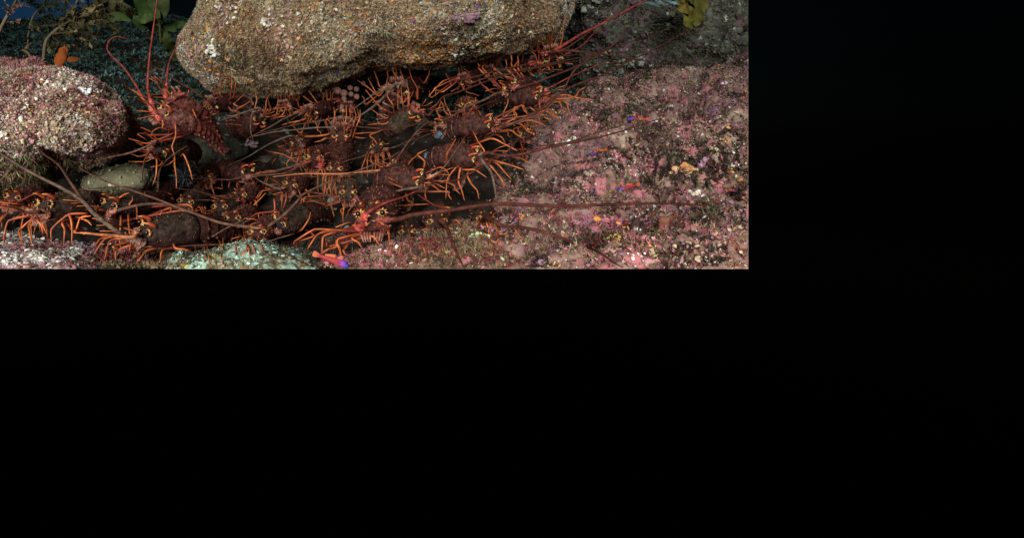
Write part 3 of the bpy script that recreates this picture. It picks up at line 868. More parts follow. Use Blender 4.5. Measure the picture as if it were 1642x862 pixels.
def PF(x, y, d, off):
    h, _ = surf(x, y)                # keeps a joint on or in front of the rock it touches
    return P(x, y, min(d, max(.85, h.y - off)))

GROUP_L = 'spiny lobsters crowded in the rock crevice'
def lobster(label, e1, e2, d, back, legs='', ants=(), up=False, cara=0, abd=0, tint=1.0, dl=0.0, fill=10, size=None):
    """e1, e2: the eyes in the photo; back: which way the body lies behind the head (x, depth, z);
    up: clings belly-up to the roof; legs and antennae: their joints, from body to tip"""
    back = Vector(back).normalized()
    f = -back
    E1, E2 = P(*e1, d), P(*e2, d)
    left = (E2 - E1).normalized()
    if up: left = -left
    # eyes on a face turned aside lie at different depths
    Zv = f.cross(left)
    if Zv.length < .25: Zv = Vector((0, 0, -1 if up else 1))
    Zv.normalize()
    Yv = Zv.cross(f).normalized(); Zv = f.cross(Yv).normalized()
    gap = (E2 - E1).length
    proj = max(.35, Vector((Yv.x, 0, Yv.z)).length)
    sc = size or min(1.35, max(.85, gap / (.038 * proj)))
    rot = Matrix((f, Yv, Zv)).transposed()
    head = (E1 + E2) / 2
    loc = head - rot @ (Vector((EYE.x, 0, EYE.z)) * sc)
    M = Matrix.Translation(loc) @ rot.to_4x4() @ Matrix.Scale(sc, 4)
    root = empty('spiny_lobster', M)
    tag(root, label, 'lobster', GROUP_L)
    Mi = M.inverted()
    link('carapace', CARA[cara], root)
    ab = link('abdomen', ABD[abd][0], root)
    link('tail_fan', ABD[abd][1], root)
    for s in (1, -1):
        so = link('eye_socket', SOCK_ME, root, Vector((EYE.x + .001, s * EYE.y, EYE.z)))
        link('eye', EYE_ME, so, Vector((.0032, s * .002, .002)))
        link('horn', HORN_ME[s], root)
        link('antennule', ANTL_ME[s], root)
    # legs
    sites = [Vector((.028 - .017 * k, s * (.026 + .002 * k), -.020)) for k in range(5) for s in (1, -1)]
    free = list(sites)
    rr = random.Random(int(e1[0] * 7 + e1[1]))
    for q in [pxs(t) for t in legs.split(';') if t.strip()][:10]:
        n = len(q)
        c2 = (loc.x / loc.y * FOC + 600, 215 - loc.z / loc.y * FOC)
        if math.hypot(q[0][0] - c2[0], q[0][1] - c2[1]) > math.hypot(q[-1][0] - c2[0], q[-1][1] - c2[1]): q = q[::-1]
        j = rr.uniform(-.012, .012)
        W = [PF(x, y, d + dl + .03 - .04 * i / max(1, n - 1) + j, .006) for i, (x, y) in enumerate(q)]
        b = Mi @ W[0]
        st = min(free, key=lambda s: (s - b).length); free.remove(st)
        lp = [st] + [Mi @ p for p in W]
        if len(lp) == 3:
            lp.insert(2, lp[1].lerp(lp[2], .55) + Vector((rr.uniform(-1, 1), rr.uniform(-1, 1), rr.uniform(-1, 1))) * .0035)
        link('leg', leg_mesh(lp, .0027 / sc ** .3, sc, tint * rr.uniform(.85, 1.12)), root)
    # the remaining legs stand in a comb, bent at the knee and touching the rock
    c2 = (loc.x / loc.y * FOC + 600, 215 - loc.z / loc.y * FOC)
    ks = list(range(-4, 6)); rr.shuffle(ks)
    ppm = FOC / d * sc
    while len(free) > 10 - fill:
        k = ks.pop()
        st = min(free, key=lambda q: (M @ q).x * (1 if k < 0 else -1)); free.remove(st)
        sg = -1 if up else 1
        x0 = c2[0] + k * .0085 * ppm; slant = k * .0022 * ppm + rr.uniform(-.006, .006) * ppm
        L_ = rr.uniform(.06, .085) * ppm
        q = [(x0, c2[1] + sg * .012 * ppm), (x0 + slant * .8 + rr.uniform(-3, 3), c2[1] + sg * (.030 * ppm + L_ * .18)), (x0 + slant * 1.5 + rr.uniform(-3, 3), c2[1] + sg * (.030 * ppm + L_ * .62)), (x0 + slant * 1.8 + rr.uniform(-3, 3), c2[1] + sg * (.030 * ppm + L_))]
        if any(not (-60 < x < 1190 and y < 424) for x, y in q): continue
        W = [PF(x, y, d + dl + .02 - .05 * min(1, i) + rr.uniform(-.01, .01), .006) for i, (x, y) in enumerate(q)]
        link('leg', leg_mesh([st] + [Mi @ p for p in W], .0027 / sc ** .3, sc, .85 * tint * rr.uniform(.8, 1.1)), root)
    # antennae
    done = 0
    for a in ants:
        q = pxs(a[0]); d0, d1 = a[1], a[2]; colr = ACOL[a[3]]; r0 = a[4] if len(a) > 4 else .0042
        W = [Mi @ PF(x, y, d0 + (d1 - d0) * i / max(1, len(q) - 1), .035) for i, (x, y) in enumerate(q)]
        s = 1 if W[0].y > 0 else -1
        if done and s == done: s = -s
        done = s
        base = Vector((.056, s * .021, -.002))
        fm, bmsh = antenna_meshes(base, W, r0, .0011, colr, 1.0)
        ao = link('antenna', fm, root)
        link('antenna_base', bmsh, ao)
    if len(ants) < 2:
        for s in ((-done,) if done else (1, -1)):
            base = Vector((.056, s * .021, -.002))
            y0 = rr.uniform(.05, .14); z0 = rr.uniform(-.02, .05)
            W = [Vector((.085, s * .03, .004)), Vector((.11, s * (.03 + y0 * .5), .008 + z0 * .4)), Vector((.12 + rr.uniform(-.04, .04), s * (.03 + y0 * 1.3), .015 + z0))]
            fm, bmsh = antenna_meshes(base, W, .0034, .001, rr.choice([A_BRN, A_DRK, A_GRY]), .8)
            ao = link('antenna', fm, root)
            link('antenna_base', bmsh, ao)
    return root

LOB = lobster
# --- left end of the pile
LOB('rosy side-on lobster climbing beside the left boulder, long red antenna straight up', (257, 174), (266, 180), 1.44, (.45, .85, -.25), cara=4, abd=4, dl=-.02,
    legs='259,187 260,206;251,187 252,200;261,184 240,187 220,191;251,180 235,179 219,178;227,160 219,155;256,205 246,210 243,216;225,204 243,212 253,224;221,214 240,217;206,222 223,227 237,230',
    ants=(('238,150 236,138 240,100 247,40 252,0 254,-30', 1.48, 1.55, 'r', .0062), ('230,160 214,132 200,112 185,96 174,80 175,66 187,58 203,62', 1.48, 1.5, 'r', .004)), size=.9)
LOB('lobster with a striped rosy tail and black gap beside it, just behind the rosy climber', (274, 149), (283, 152), 1.62, (.52, .74, -.42), cara=2, abd=2, tint=.85,
    legs='243,109 248,125 261,151;241,151 261,152;246,156 275,156;300,140 303,146;208,143 200,133',
    ants=(('268,122 272,100 280,80 286,62', 1.62, 1.62, 'r', .006), ('287,152 300,150 313,149', 1.6, 1.6, 'd', .003)), size=.85)
LOB('lobster at the boulder underside with a thick brown antenna sloping up to the left', (333, 174), (348, 173), 1.95, (.5, .8, .1), up=True, abd=0,
    legs='343,148 354,136;345,151 360,143;367,151 372,145;367,168 367,161 384,145;370,170 391,151;367,172 375,181;380,188 391,195',
    ants=(('326,158 312,146 290,133 265,117 240,104', 1.88, 1.75, 'b', .0075), ('352,186 362,196 368,204', 1.9, 1.9, 'd')))
LOB('dark lobster facing left, tucked between the left boulder and the urchins', (258, 233), (262, 241), 1.50, (.35, .93, .0), cara=3, abd=0,
    legs='214,237 222,241 237,245;209,246 223,251 240,246;205,259 234,259 253,250;241,268 257,265 263,254;262,266 270,264 280,256;218,228 236,236;232,212 246,223',
    ants=(('251,226 231,236 205,246 180,252 150,258', 1.45, 1.38, 'b', .006), ('241,244 233,254 229,272 228,289', 1.44, 1.42, 'd', .0042)), size=.9)
LOB('small lobster behind the urchins whose brown antenna rises straight up', (234, 303), (250, 303), 1.62, (.25, .95, .0), cara=0,
    legs='226,312 215,318;256,312 268,318;262,306 276,312', ants=(('253,316 254,300 257,274 269,254 299,233', 1.58, 1.48, 'b', .0052), ('226,306 200,300 175,299 140,303', 1.6, 1.5, 'd', .002)), size=.95)
LOB('lobster with a round dark shell peering out right of the urchins', (321, 284), (338, 282), 1.76, (-.15, .95, .25), cara=0,
    legs='317,303 331,293;295,293 308,289;318,303 332,294;339,302 358,303;325,312 330,300;300,309 313,300', ants=(('345,286 330,287 300,283 268,279', 1.72, 1.68, 'd', .0024),))
LOB('lobster with pale tail stripes curled behind it, left of centre', (393, 273), (405, 274), 1.80, (-.76, .58, .15), cara=0, abd=1,
    legs='356,289 357,300;370,289 367,301;380,289 381,301;406,290 396,302;412,290 412,299;395,310 417,301 433,303;445,312 430,306;344,296 352,288', ants=(('409,282 440,280 494,278', 1.74, 1.72, 'b', .004), ('388,284 365,288 340,287', 1.75, 1.72, 'b', .003)))
LOB('deep red small lobster in the black gap at left centre', (418, 264), (426, 266), 2.05, (.3, .9, .1), legs='437,262 442,253;410,262 402,270', fill=5, size=.8)
# --- under the roof
LOB('lobster with a striped red tail fanned to the left, hanging under the boulder', (409, 195), (425, 193), 1.86, (-.72, .55, -.42), up=True, abd=1, size=.95,
    legs='379,176 393,168 402,162;400,175 404,166;352,198 377,200 399,203;422,171 425,179;434,177 432,168 430,160;443,183 445,170 446,157;451,186 458,172 454,162;464,179 458,172',
    ants=(('409,175 360,191 318,207 288,217', 1.80, 1.72, 'g', .0058), ('406,182 402,195 403,212 406,226', 1.78, 1.76, 'g', .0045)))
LOB('lobster under the boulder with a broad brown antenna slanting down to the left', (494, 186), (507, 182), 1.90, (.4, .85, .15), up=True,
    legs='471,181 465,166;476,160 480,172;486,154 495,161 504,167;495,146 504,158 511,168;451,201 463,197 488,191;466,199 483,213;500,191 509,204;494,193 495,204;486,166 487,174;509,206 515,216',
    ants=(('486,176 455,192 425,208 395,222', 1.82, 1.74, 'b', .0066),))
LOB('lobster left of the pink anemones with four straight legs braced on the roof', (549, 178), (564, 179), 1.98, (-.1, .95, .25), up=True,
    legs='514,143 519,154 517,167;521,143 525,160;530,146 528,167;537,142 533,154 532,165;520,171 518,189 523,202;539,177 536,190 531,199;565,181 566,197;574,180 578,198 584,190;541,195 542,203;550,194 551,202', ants=(('568,186 600,197 640,204 700,209', 1.92, 1.86, 'd', .0036), ('546,186 500,197 450,205 410,214', 1.9, 1.82, 'b', .0044)))
LOB('lobster hanging head-on at centre, curled ringed tail below its eyes', (537, 218), (557, 217), 1.72, (0, .72, -.62), up=True, cara=0, abd=1,
    legs='569,214 585,213 600,212;569,219 586,221;525,216 505,219 491,219;491,219 480,212;504,228 514,226 522,222;527,186 523,195',
    ants=(('533,205 480,207 430,213 400,220', 1.68, 1.62, 'g', .0036), ('563,203 590,205 619,207 650,204 690,190', 1.68, 1.62, 'd', .003)))
LOB('lobster right of the pink anemones with a pale blade-like antenna slanting down', (629, 152), (651, 150), 1.95, (.35, .9, .1), up=True,
    legs='572,128 591,141 608,154;590,125 606,151;600,114 605,128 610,140;621,109 622,124 620,137;629,111 638,136;641,110 651,128;655,108 660,126 669,142 669,160;689,110 680,133;580,154 588,167',
    ants=(('632,137 620,150 608,163 585,182 566,194', 1.86, 1.82, 'g', .0075),))
LOB('brown-backed lobster in the middle with glowing eyes and pale tail rings below', (654, 185), (677, 183), 1.72, (-.62, .6, -.5), up=True, cara=1, abd=1, size=.9,
    legs='586,144 603,165 614,175;595,175 608,184 620,190;590,200 605,199 620,198;638,142 638,160 638,175;663,146 654,168;594,216 600,224 605,232', ants=(('683,192 671,198 640,206 600,207', 1.66, 1.64, 'd', .003), ('690,184 702,168 712,151 740,142 800,124 879,104 960,88 1050,58 1080,42', 1.66, 1.95, 'd', .0056)))
LOB('lobster behind crossed orange legs under the roof, right of centre', (740, 136), (753, 132), 1.92, (.4, .85, .15), up=True,
    legs='735,108 737,128;740,105 742,120;744,110 754,120;715,118 720,128 725,138;711,130 700,140 687,155;688,145 693,156;711,147 697,145;698,141 698,154;771,134 786,147;747,146 768,154', ants=(('755,135 800,122 850,112 900,100 960,90 1035,80', 1.86, 1.95, 'd', .005), ('742,126 790,116 840,105 885,93 940,84', 1.86, 1.9, 'd', .0044)))
LOB('lobster at centre right whose antenna slants down to the left past a blue snail shell', (697, 206), (708, 197), 1.80, (.6, .75, .2), cara=0,
    legs='706,161 713,178;712,156 720,178;707,163 702,182;748,155 752,163 745,171;763,156 761,168;692,175 701,179', ants=(('690,198 675,205 652,232 632,258 620,273', 1.74, 1.66, 'b', .0062), ('690,214 665,226 645,250 633,264', 1.74, 1.7, 'd', .003)))
LOB('maroon lobster in the upper right stack, ringed red tail reaching right', (808, 142), (823, 132), 1.86, (.50, .85, .12), cara=0, abd=2,
    legs='766,102 769,111;777,103 775,111;789,104 793,111;811,96 813,111;819,88 821,106;830,90 831,111;819,113 830,99;771,135 786,147', ants=(('800,150 780,158 750,170 722,187 700,200', 1.8, 1.74, 'b', .005), ('824,140 870,128 920,109 965,84 1003,58', 1.8, 1.85, 'd', .0052)))
LOB('highest lobster at the right end under the boulder with legs fanned upward', (876, 100), (897, 95), 2.0, (.2, .9, .15), up=True, abd=0,
    legs='849,81 858,88 863,104;844,71 856,83;861,62 878,79;878,61 880,78;894,57 883,79;861,78 864,85', ants=(('895,78 920,64 950,46 990,24 1030,2 1060,-15', 1.92, 1.9, 'r', .0062), ('888,83 920,83 950,86 1000,91 1035,98', 1.9, 1.85, 'd', .005)))
LOB('lobster behind its upper right neighbours with thin dark antennae crossing the dim water', (850, 112), (868, 108), 2.08, (-.2, .95, .1), up=True, fill=5,
    legs='840,99 846,110;835,108 842,116', ants=(('880,95 913,75 950,48 975,27 990,3', 2.02, 2.0, 'd', .004), ('878,100 928,76 950,56 966,49', 2.02, 2.0, 'r', .0028)))
LOB('lobster lowest in the upper right stack with orange eyes and legs poking right', (858, 154), (871, 146), 1.78, (-.65, .72, .1), cara=0,
    legs='907,152 921,156 939,159;895,159 921,157 957,161;940,139 918,157;895,163 906,187;905,162 915,184;825,172 826,187;838,170 845,182;850,172 865,184;875,177 895,192', ants=(('885,158 903,143 925,110 965,87 990,67 1003,45', 1.73, 1.72, 'd', .0046), ('880,140 905,128 935,115 963,104 1000,97', 1.75, 1.78, 'r', .003)))
# --- right cluster
LOB('dark lobster beside the blue snail shell, antenna sweeping far up to the right', (779, 199), (793, 190), 1.66, (-.86, .48, -.05), cara=0, abd=1, size=.86,
    legs='802,191 816,181;825,171 827,188;836,169 846,182;865,183 883,192;875,176 896,191;844,193 865,197 874,202;832,198 854,215;814,208 829,216 837,221;811,210 818,220;801,218 810,229',
    ants=(('814,204 850,187 875,173 900,149 925,133 963,120 1020,93 1065,70 1106,49', 1.6, 1.7, 'd', .0066), ('812,200 840,192 870,180 888,163 905,140', 1.6, 1.6, 'b', .004)), dl=-.02)
LOB('big maroon lobster with pale curved tail rings, legs splayed before the right boulder', (755, 252), (772, 243), 1.52, (-.84, .52, .06), cara=0, abd=1, tint=1.08, size=.92,
    legs='731,269 719,284 716,295 715,319;738,270 735,291 740,304 745,322;749,281 756,295 765,305 768,319;748,272 762,272 781,285;784,263 801,283 808,294 808,301;795,261 807,273 820,288;800,259 820,265 840,272;758,210 767,227 777,245;731,222 724,235 716,249;786,222 809,231 830,242',
    ants=(('778,246 800,249 830,247 875,238 913,231 980,216 1030,200 1065,186', 1.47, 1.45, 'd', .0075), ('773,257 787,277 793,300 797,327 797,340', 1.46, 1.42, 'g', .0072)), dl=-.03)
LOB('lobster right of the blue shells with an antenna crossing from lower left to right', (836, 214), (846, 207), 1.72, (.1, .95, -.1), cara=1, fill=6,
    legs='823,208 836,203 871,202;832,218 835,228 838,238;847,207 864,211;826,239 844,240;821,252 847,258;822,251 839,254', ants=(('830,226 800,254 745,280 715,291 690,296', 1.5, 1.5, 'd', .0042), ('850,222 870,236 913,228 975,206 1010,194', 1.55, 1.6, 'd', .003)))
LOB('ringed dark lobster below centre with bright yellow eyes and a grey antenna to the left', (663, 290), (685, 279), 1.50, (-.84, .52, .06), cara=0, abd=1, size=.92,
    legs='623,284 639,291;623,291 638,298 652,303;684,240 669,248 681,259;704,268 720,279;684,298 683,319;694,297 712,308;717,307 724,320;723,294 738,311;641,329 660,328 687,327;653,319 663,327',
    ants=(('676,298 655,303 640,306 610,311 585,318', 1.44, 1.4, 'g', .007),))
# --- middle rows
LOB('small lobster deep in the upper left of centre, pale bristly mouth', (467, 231), (482, 225), 1.95, (.1, .95, .15), legs='443,232 460,244;462,243 476,237;452,222 440,215', ants=(('470,218 448,223 420,239 391,255 360,268', 1.88, 1.8, 'g', .005),))
LOB('red lobster with a plump pale tail half hidden behind the centre antennae', (492, 252), (514, 253), 1.86, (.15, .95, .15), legs='425,240 431,243 457,249;477,238 478,248;500,262 490,272;520,250 532,244', ants=(('488,262 450,272 430,276 400,283', 1.8, 1.72, 'b', .0048), ('516,256 500,258 470,272 440,280', 1.82, 1.75, 'r', .004)))
LOB('lobster with a long pale orange antenna lying level across the centre', (634, 262), (642, 270), 1.76, (.4, .9, .2), cara=0, fill=6,
    legs='590,257 606,265 622,271;605,262 620,268;669,248 660,256', ants=(('622,271 598,275 550,278 494,278 440,283', 1.7, 1.62, 'o', .0062),), size=.9)
LOB('dim red lobster with pink mouth bristles at lower left of centre', (458, 294), (473, 297), 1.68, (.2, .95, .15), legs='430,301 444,310;452,312 452,322;466,314 464,324;478,312 490,322;440,290 428,284;421,306 410,318', ants=(('450,304 430,296 410,286', 1.62, 1.62, 'g', .007),))
LOB('lobster facing straight out below the grey green stone, two small pale horns', (549, 308), (568, 308), 1.60, (0, .97, .2), cara=1, abd=0,
    legs='473,334 498,322 527,329;498,339 520,333 527,329;517,335 519,349;531,326 536,347;547,336 549,347;560,337 555,347;490,316 489,335;520,319 525,328',
    ants=(('540,318 520,312 500,308 480,311', 1.55, 1.5, 'b', .006), ('576,322 592,318 620,309 650,300', 1.54, 1.52, 'b', .004)))
LOB('small lobster with pale mouth fringe behind arched legs at lower left of centre', (380, 312), (388, 312), 1.66, (.2, .95, .1), legs='325,328 335,315;340,341 344,326 356,320;358,340 370,334 384,327;370,355 386,331;388,355 389,341 407,329;393,340 416,320 426,309;414,317 421,307;398,333 404,322', ants=(('370,318 340,312 310,306 280,302', 1.6, 1.55, 'd', .004),), size=.85)
LOB('lobster with one big yellow eye and a dark antenna slanting across its face', (437, 350), (456, 357), 1.42, (.55, .8, .15), cara=3, abd=0,
    legs='398,352 412,342 440,338 440,319;415,348 419,341;421,343 423,354;485,367 496,350 498,340;405,397 403,383 414,376;411,399 416,378;430,385 430,376;435,387 445,378;388,385 385,394;475,404 477,388 504,378',
    ants=(('428,366 454,345 475,327 493,308 540,285 600,262 640,243', 1.38, 1.5, 'b', .0062), ('420,368 396,364 351,356 301,336 263,321 226,311 175,294 128,272', 1.36, 1.3, 'b', .0064)))
LOB('large orange-eyed lobster at bottom centre with splayed legs and antennae both ways', (577, 344), (612, 340), 1.28, (.15, .93, .2), cara=0, abd=0,
    legs='471,391 474,386 504,368 532,369;493,399 507,378 520,372;516,406 518,380 532,374;514,407 540,395;522,383 530,395;548,416 545,400 543,383;555,396 554,408;566,380 581,398;591,373 607,391;623,368 624,388',
    ants=(('607,352 640,350 669,342 734,337 792,332 840,331 925,330 1020,327 1100,325 1150,324', 1.24, 1.3, 'd', .0066), ('586,345 607,331 640,318 672,304', 1.24, 1.3, 'r', .0042)), dl=-.02)
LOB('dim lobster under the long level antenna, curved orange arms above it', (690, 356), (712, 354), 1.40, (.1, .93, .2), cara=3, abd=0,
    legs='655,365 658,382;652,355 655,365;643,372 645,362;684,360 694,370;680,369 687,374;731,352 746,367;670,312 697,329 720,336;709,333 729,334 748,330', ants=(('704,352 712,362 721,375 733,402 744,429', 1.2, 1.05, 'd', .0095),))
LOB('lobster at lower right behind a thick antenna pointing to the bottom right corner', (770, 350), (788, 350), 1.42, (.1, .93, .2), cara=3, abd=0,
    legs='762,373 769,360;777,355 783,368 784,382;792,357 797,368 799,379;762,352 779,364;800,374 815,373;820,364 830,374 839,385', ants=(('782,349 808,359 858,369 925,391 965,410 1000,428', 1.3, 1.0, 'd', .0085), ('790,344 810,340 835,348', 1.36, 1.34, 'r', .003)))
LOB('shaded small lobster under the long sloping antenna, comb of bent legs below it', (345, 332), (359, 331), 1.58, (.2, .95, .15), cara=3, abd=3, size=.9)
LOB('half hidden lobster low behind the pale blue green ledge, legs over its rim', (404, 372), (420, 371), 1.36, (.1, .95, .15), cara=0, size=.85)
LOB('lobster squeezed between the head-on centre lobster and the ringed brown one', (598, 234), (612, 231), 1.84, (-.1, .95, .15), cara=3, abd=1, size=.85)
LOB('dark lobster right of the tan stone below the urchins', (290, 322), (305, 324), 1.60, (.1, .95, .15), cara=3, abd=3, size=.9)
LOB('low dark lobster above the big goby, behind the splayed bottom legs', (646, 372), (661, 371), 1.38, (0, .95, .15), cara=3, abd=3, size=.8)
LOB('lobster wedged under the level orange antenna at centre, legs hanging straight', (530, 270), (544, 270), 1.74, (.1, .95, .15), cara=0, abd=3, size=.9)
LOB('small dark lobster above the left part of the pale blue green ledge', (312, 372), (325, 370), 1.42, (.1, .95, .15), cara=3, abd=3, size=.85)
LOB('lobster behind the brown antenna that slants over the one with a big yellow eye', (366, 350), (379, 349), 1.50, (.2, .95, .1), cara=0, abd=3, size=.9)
LOB('lobster clinging to the roof between the anemones and the left boulder rim', (452, 178), (464, 176), 1.98, (.1, .95, .2), cara=0, up=True, size=.9)
LOB('lobster clinging to the roof above the maroon stack, right of the crossed legs', (782, 122), (793, 119), 2.02, (.1, .95, .2), cara=0, up=True, size=.85)
LOB('lobster in the second row above the blue shells, shaded by the stack', (742, 168), (754, 165), 1.84, (.1, .95, .15), cara=0, abd=1, size=.9)
# --- bottom left
LOB('lobster cut by the left edge, pale spiky eyes above a level orange limb', (11, 314), (28, 317), 1.40, (.1, .95, .1), cara=0,
    legs='0,347 13,337;0,352 3,364;5,322 2,335;-6,370 4,350;25,350 20,358', ants=(('15,326 0,326 -40,330', 1.36, 1.3, 'b', .005), ('30,322 52,312 62,306', 1.38, 1.38, 'r', .003)))
LOB('bright lobster at lower left standing on long orange legs over the white ledge', (56, 326), (83, 326), 1.32, (.35, .9, .02), cara=1, tint=1.12,
    legs='7,391 7,378 14,354 49,346;38,395 30,372 33,367 54,350;52,395 46,362 57,352;69,375 60,349;75,375 69,360 72,350;83,391 83,367 110,344 139,343;102,395 104,368 101,355;115,390 116,368 112,346;120,372 129,349 146,346;147,361 131,350',
    ants=(('48,338 30,336 8,332 -25,325', 1.27, 1.22, 'o', .0075), ('65,340 40,341 20,332 -10,327', 1.27, 1.22, 'd', .0055)), dl=-.03)
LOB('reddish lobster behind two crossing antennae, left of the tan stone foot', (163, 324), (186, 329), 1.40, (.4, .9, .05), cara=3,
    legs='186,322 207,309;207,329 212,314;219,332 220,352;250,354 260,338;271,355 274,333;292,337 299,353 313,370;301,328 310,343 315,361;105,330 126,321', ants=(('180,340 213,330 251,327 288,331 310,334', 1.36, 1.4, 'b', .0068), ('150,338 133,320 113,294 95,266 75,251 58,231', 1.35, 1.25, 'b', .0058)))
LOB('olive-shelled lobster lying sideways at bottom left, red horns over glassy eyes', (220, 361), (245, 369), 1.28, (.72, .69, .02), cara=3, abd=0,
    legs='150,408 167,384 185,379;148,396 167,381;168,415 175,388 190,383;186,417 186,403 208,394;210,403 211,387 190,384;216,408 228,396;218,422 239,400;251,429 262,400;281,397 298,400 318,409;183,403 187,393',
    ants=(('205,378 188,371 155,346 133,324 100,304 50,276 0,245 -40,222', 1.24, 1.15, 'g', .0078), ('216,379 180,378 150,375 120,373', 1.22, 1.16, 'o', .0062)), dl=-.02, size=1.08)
# ------------------------------------------------------------------ small animals
GRED = (0.27, 0.03, 0.032); GBLUE = (0.07, 0.045, 0.36); GPURP = (0.25, 0.04, 0.26); GORG = (0.36, 0.09, 0.04)
def goby_parts(body, head):
    b = MB(); rings, cols = [], []
    for t, h, wd in ((0, .02, .02), (.03, .07, .06), (.10, .11, .095), (.22, .125, .105), (.45, .105, .09), (.7, .08, .06), (.9, .055, .035), (1.0, .045, .02)):
        rings.append([(-t, wd * math.cos(2 * math.pi * k / 10), h * math.sin(2 * math.pi * k / 10)) for k in range(10)])
        band = t < .3
        cols.append(head if t < .16 else (GPURP if t < .3 else body))
    b.ring_loft(rings, cols)
    for x in (-.27, -.34):
        for s in (-1, 1):
            b.tube([(x, s * .09, .06), (x, s * .10, -.02)], [.014, .012], [GBLUE, GBLUE], 5)
    tl = MB(); tl.sheet([[(-.98, .008, -.05), (-.98, .008, .05)], [(-1.15, .006, -.10), (-1.15, .006, .10)], [(-1.22, 0, -.08), (-1.22, 0, .08)]], [body, GORG, GORG])
    tl.sheet([[(-.98, -.008, .05), (-.98, -.008, -.05)], [(-1.15, -.006, .10), (-1.15, -.006, -.10)], [(-1.22, 0, .08), (-1.22, 0, -.08)]], [body, GORG, GORG])
    df = MB()
    for x0, x1, h in ((-.25, -.42, .14), (-.48, -.82, .10)):
        for s in (1, -1):
            q = [[(x0, s * .006, .09), (x0 - .03, 0, .10 + h)], [((x0 + x1) / 2, s * .006, .08), ((x0 + x1) / 2, 0, .09 + h * .8)], [(x1, s * .006, .06), (x1 - .02, 0, .07 + h * .4)]]
            df.sheet(q if s > 0 else [r[::-1] for r in q], GORG)
    ey = MB(); ey.ball((0, 0, 0), .028, (0.02, 0.02, 0.10), 8, 6)
    pf = MB(); pf.sheet([[(-.26, .095, .03), (-.26, .095, -.05)], [(-.40, .15, .05), (-.40, .14, -.09)], [(-.44, .16, .02), (-.44, .15, -.07)]], GRED)
    return b.mesh('goby body', M_FISH), tl.mesh('tail_fin', M_FISH), df.mesh('dorsal_fin', M_FISH), ey.mesh('eye', M_EYE), pf.mesh('pectoral_fin', M_FISH)
GOBY = [goby_parts(GRED, GBLUE), goby_parts((0.50, 0.07, 0.11), GPURP), goby_parts((0.44, 0.10, 0.035), GBLUE)]

def goby(label, h, t, kind=0, off=.012, d=None):
    (hp, n) = surf(*h, off) if d is None else (P(*h, d), Vector((0, -1, 0)))
    dep = hp.y
    T = P(*t, dep + .008)
    f = (hp - T); L = f.length / 1.15; f.normalize()
    Y = Vector((0, -1, 0)).cross(f)
    side = Vector((0, -1, 0)); side = (side - f * side.dot(f)).normalized()
    # broadside to the diver, dorsal fin uppermost
    up = f.cross(side).normalized()
    if up.z < 0 or (abs(up.z) < .2 and up.x < 0): up = -up
    Yv = up.cross(f).normalized()
    rot = Matrix((f, Yv, up)).transposed()
    M = Matrix.Translation(hp) @ rot.to_4x4() @ Matrix.Scale(L, 4)
    r = empty('goby', M)
    tag(r, label, 'fish', 'small red and blue gobies resting on the rocks')
    b, tl, df, ey, pf = GOBY[kind]
    link('body', b, r); link('tail_fin', tl, r); link('dorsal_fin', df, r); 
    p = link('pectoral_fin', pf, r)
    p2 = link('pectoral_fin', pf, r); p2.scale = (1, -1, 1)
    for s in (-1, 1): link('eye', ey, r, Vector((-.09, s * .075, .06)))
    return r
goby('red goby pointing straight down near the top of the big boulder', (663, 37), (663, 22))
goby('red goby with purple head at the top frame edge on the big boulder', (765, 13), (771, -4))
goby('red goby slanting down to the right low on the big boulder', (499, 116), (481, 90))
goby('short red goby slanting down to the left near the boulder rim', (539, 118), (551, 107))
goby('goby with blue head pointing left just above the roof edge', (459, 134), (481, 134))
goby('dark blue headed goby tucked at the roof lip beside pink anemones', (531, 141), (541, 136), 2)
goby('pinkish red goby at the left rim of the big boulder', (299, 98), (317, 101), 1)
goby('small bright red goby on the left boulder', (180, 193), (193, 199), 0)
goby('magenta headed goby slanting down right at the upper edge of the right boulder', (1017, 125), (1042, 136), 1)
goby('level goby with violet head under the long antenna on the right boulder', (1006, 191), (1040, 191), 2)
goby('purple headed goby upright near the right frame edge', (1155, 127), (1157, 146), 0)
goby('orange tailed goby with blue head on the upper right boulder', (947, 248), (974, 239), 2)
goby('violet and red goby slanting up right in the middle of the right boulder', (991, 305), (1024, 295), 0)
goby('red goby at the right frame edge with dark blue head to the right', (1181, 307), (1164, 304), 0)
goby('dark red little goby above the lower antenna on the right boulder', (824, 355), (836, 348), 0)
goby('largest goby, long red body with blue head at the bottom edge', (559, 426), (505, 407), 0, d=1.12)

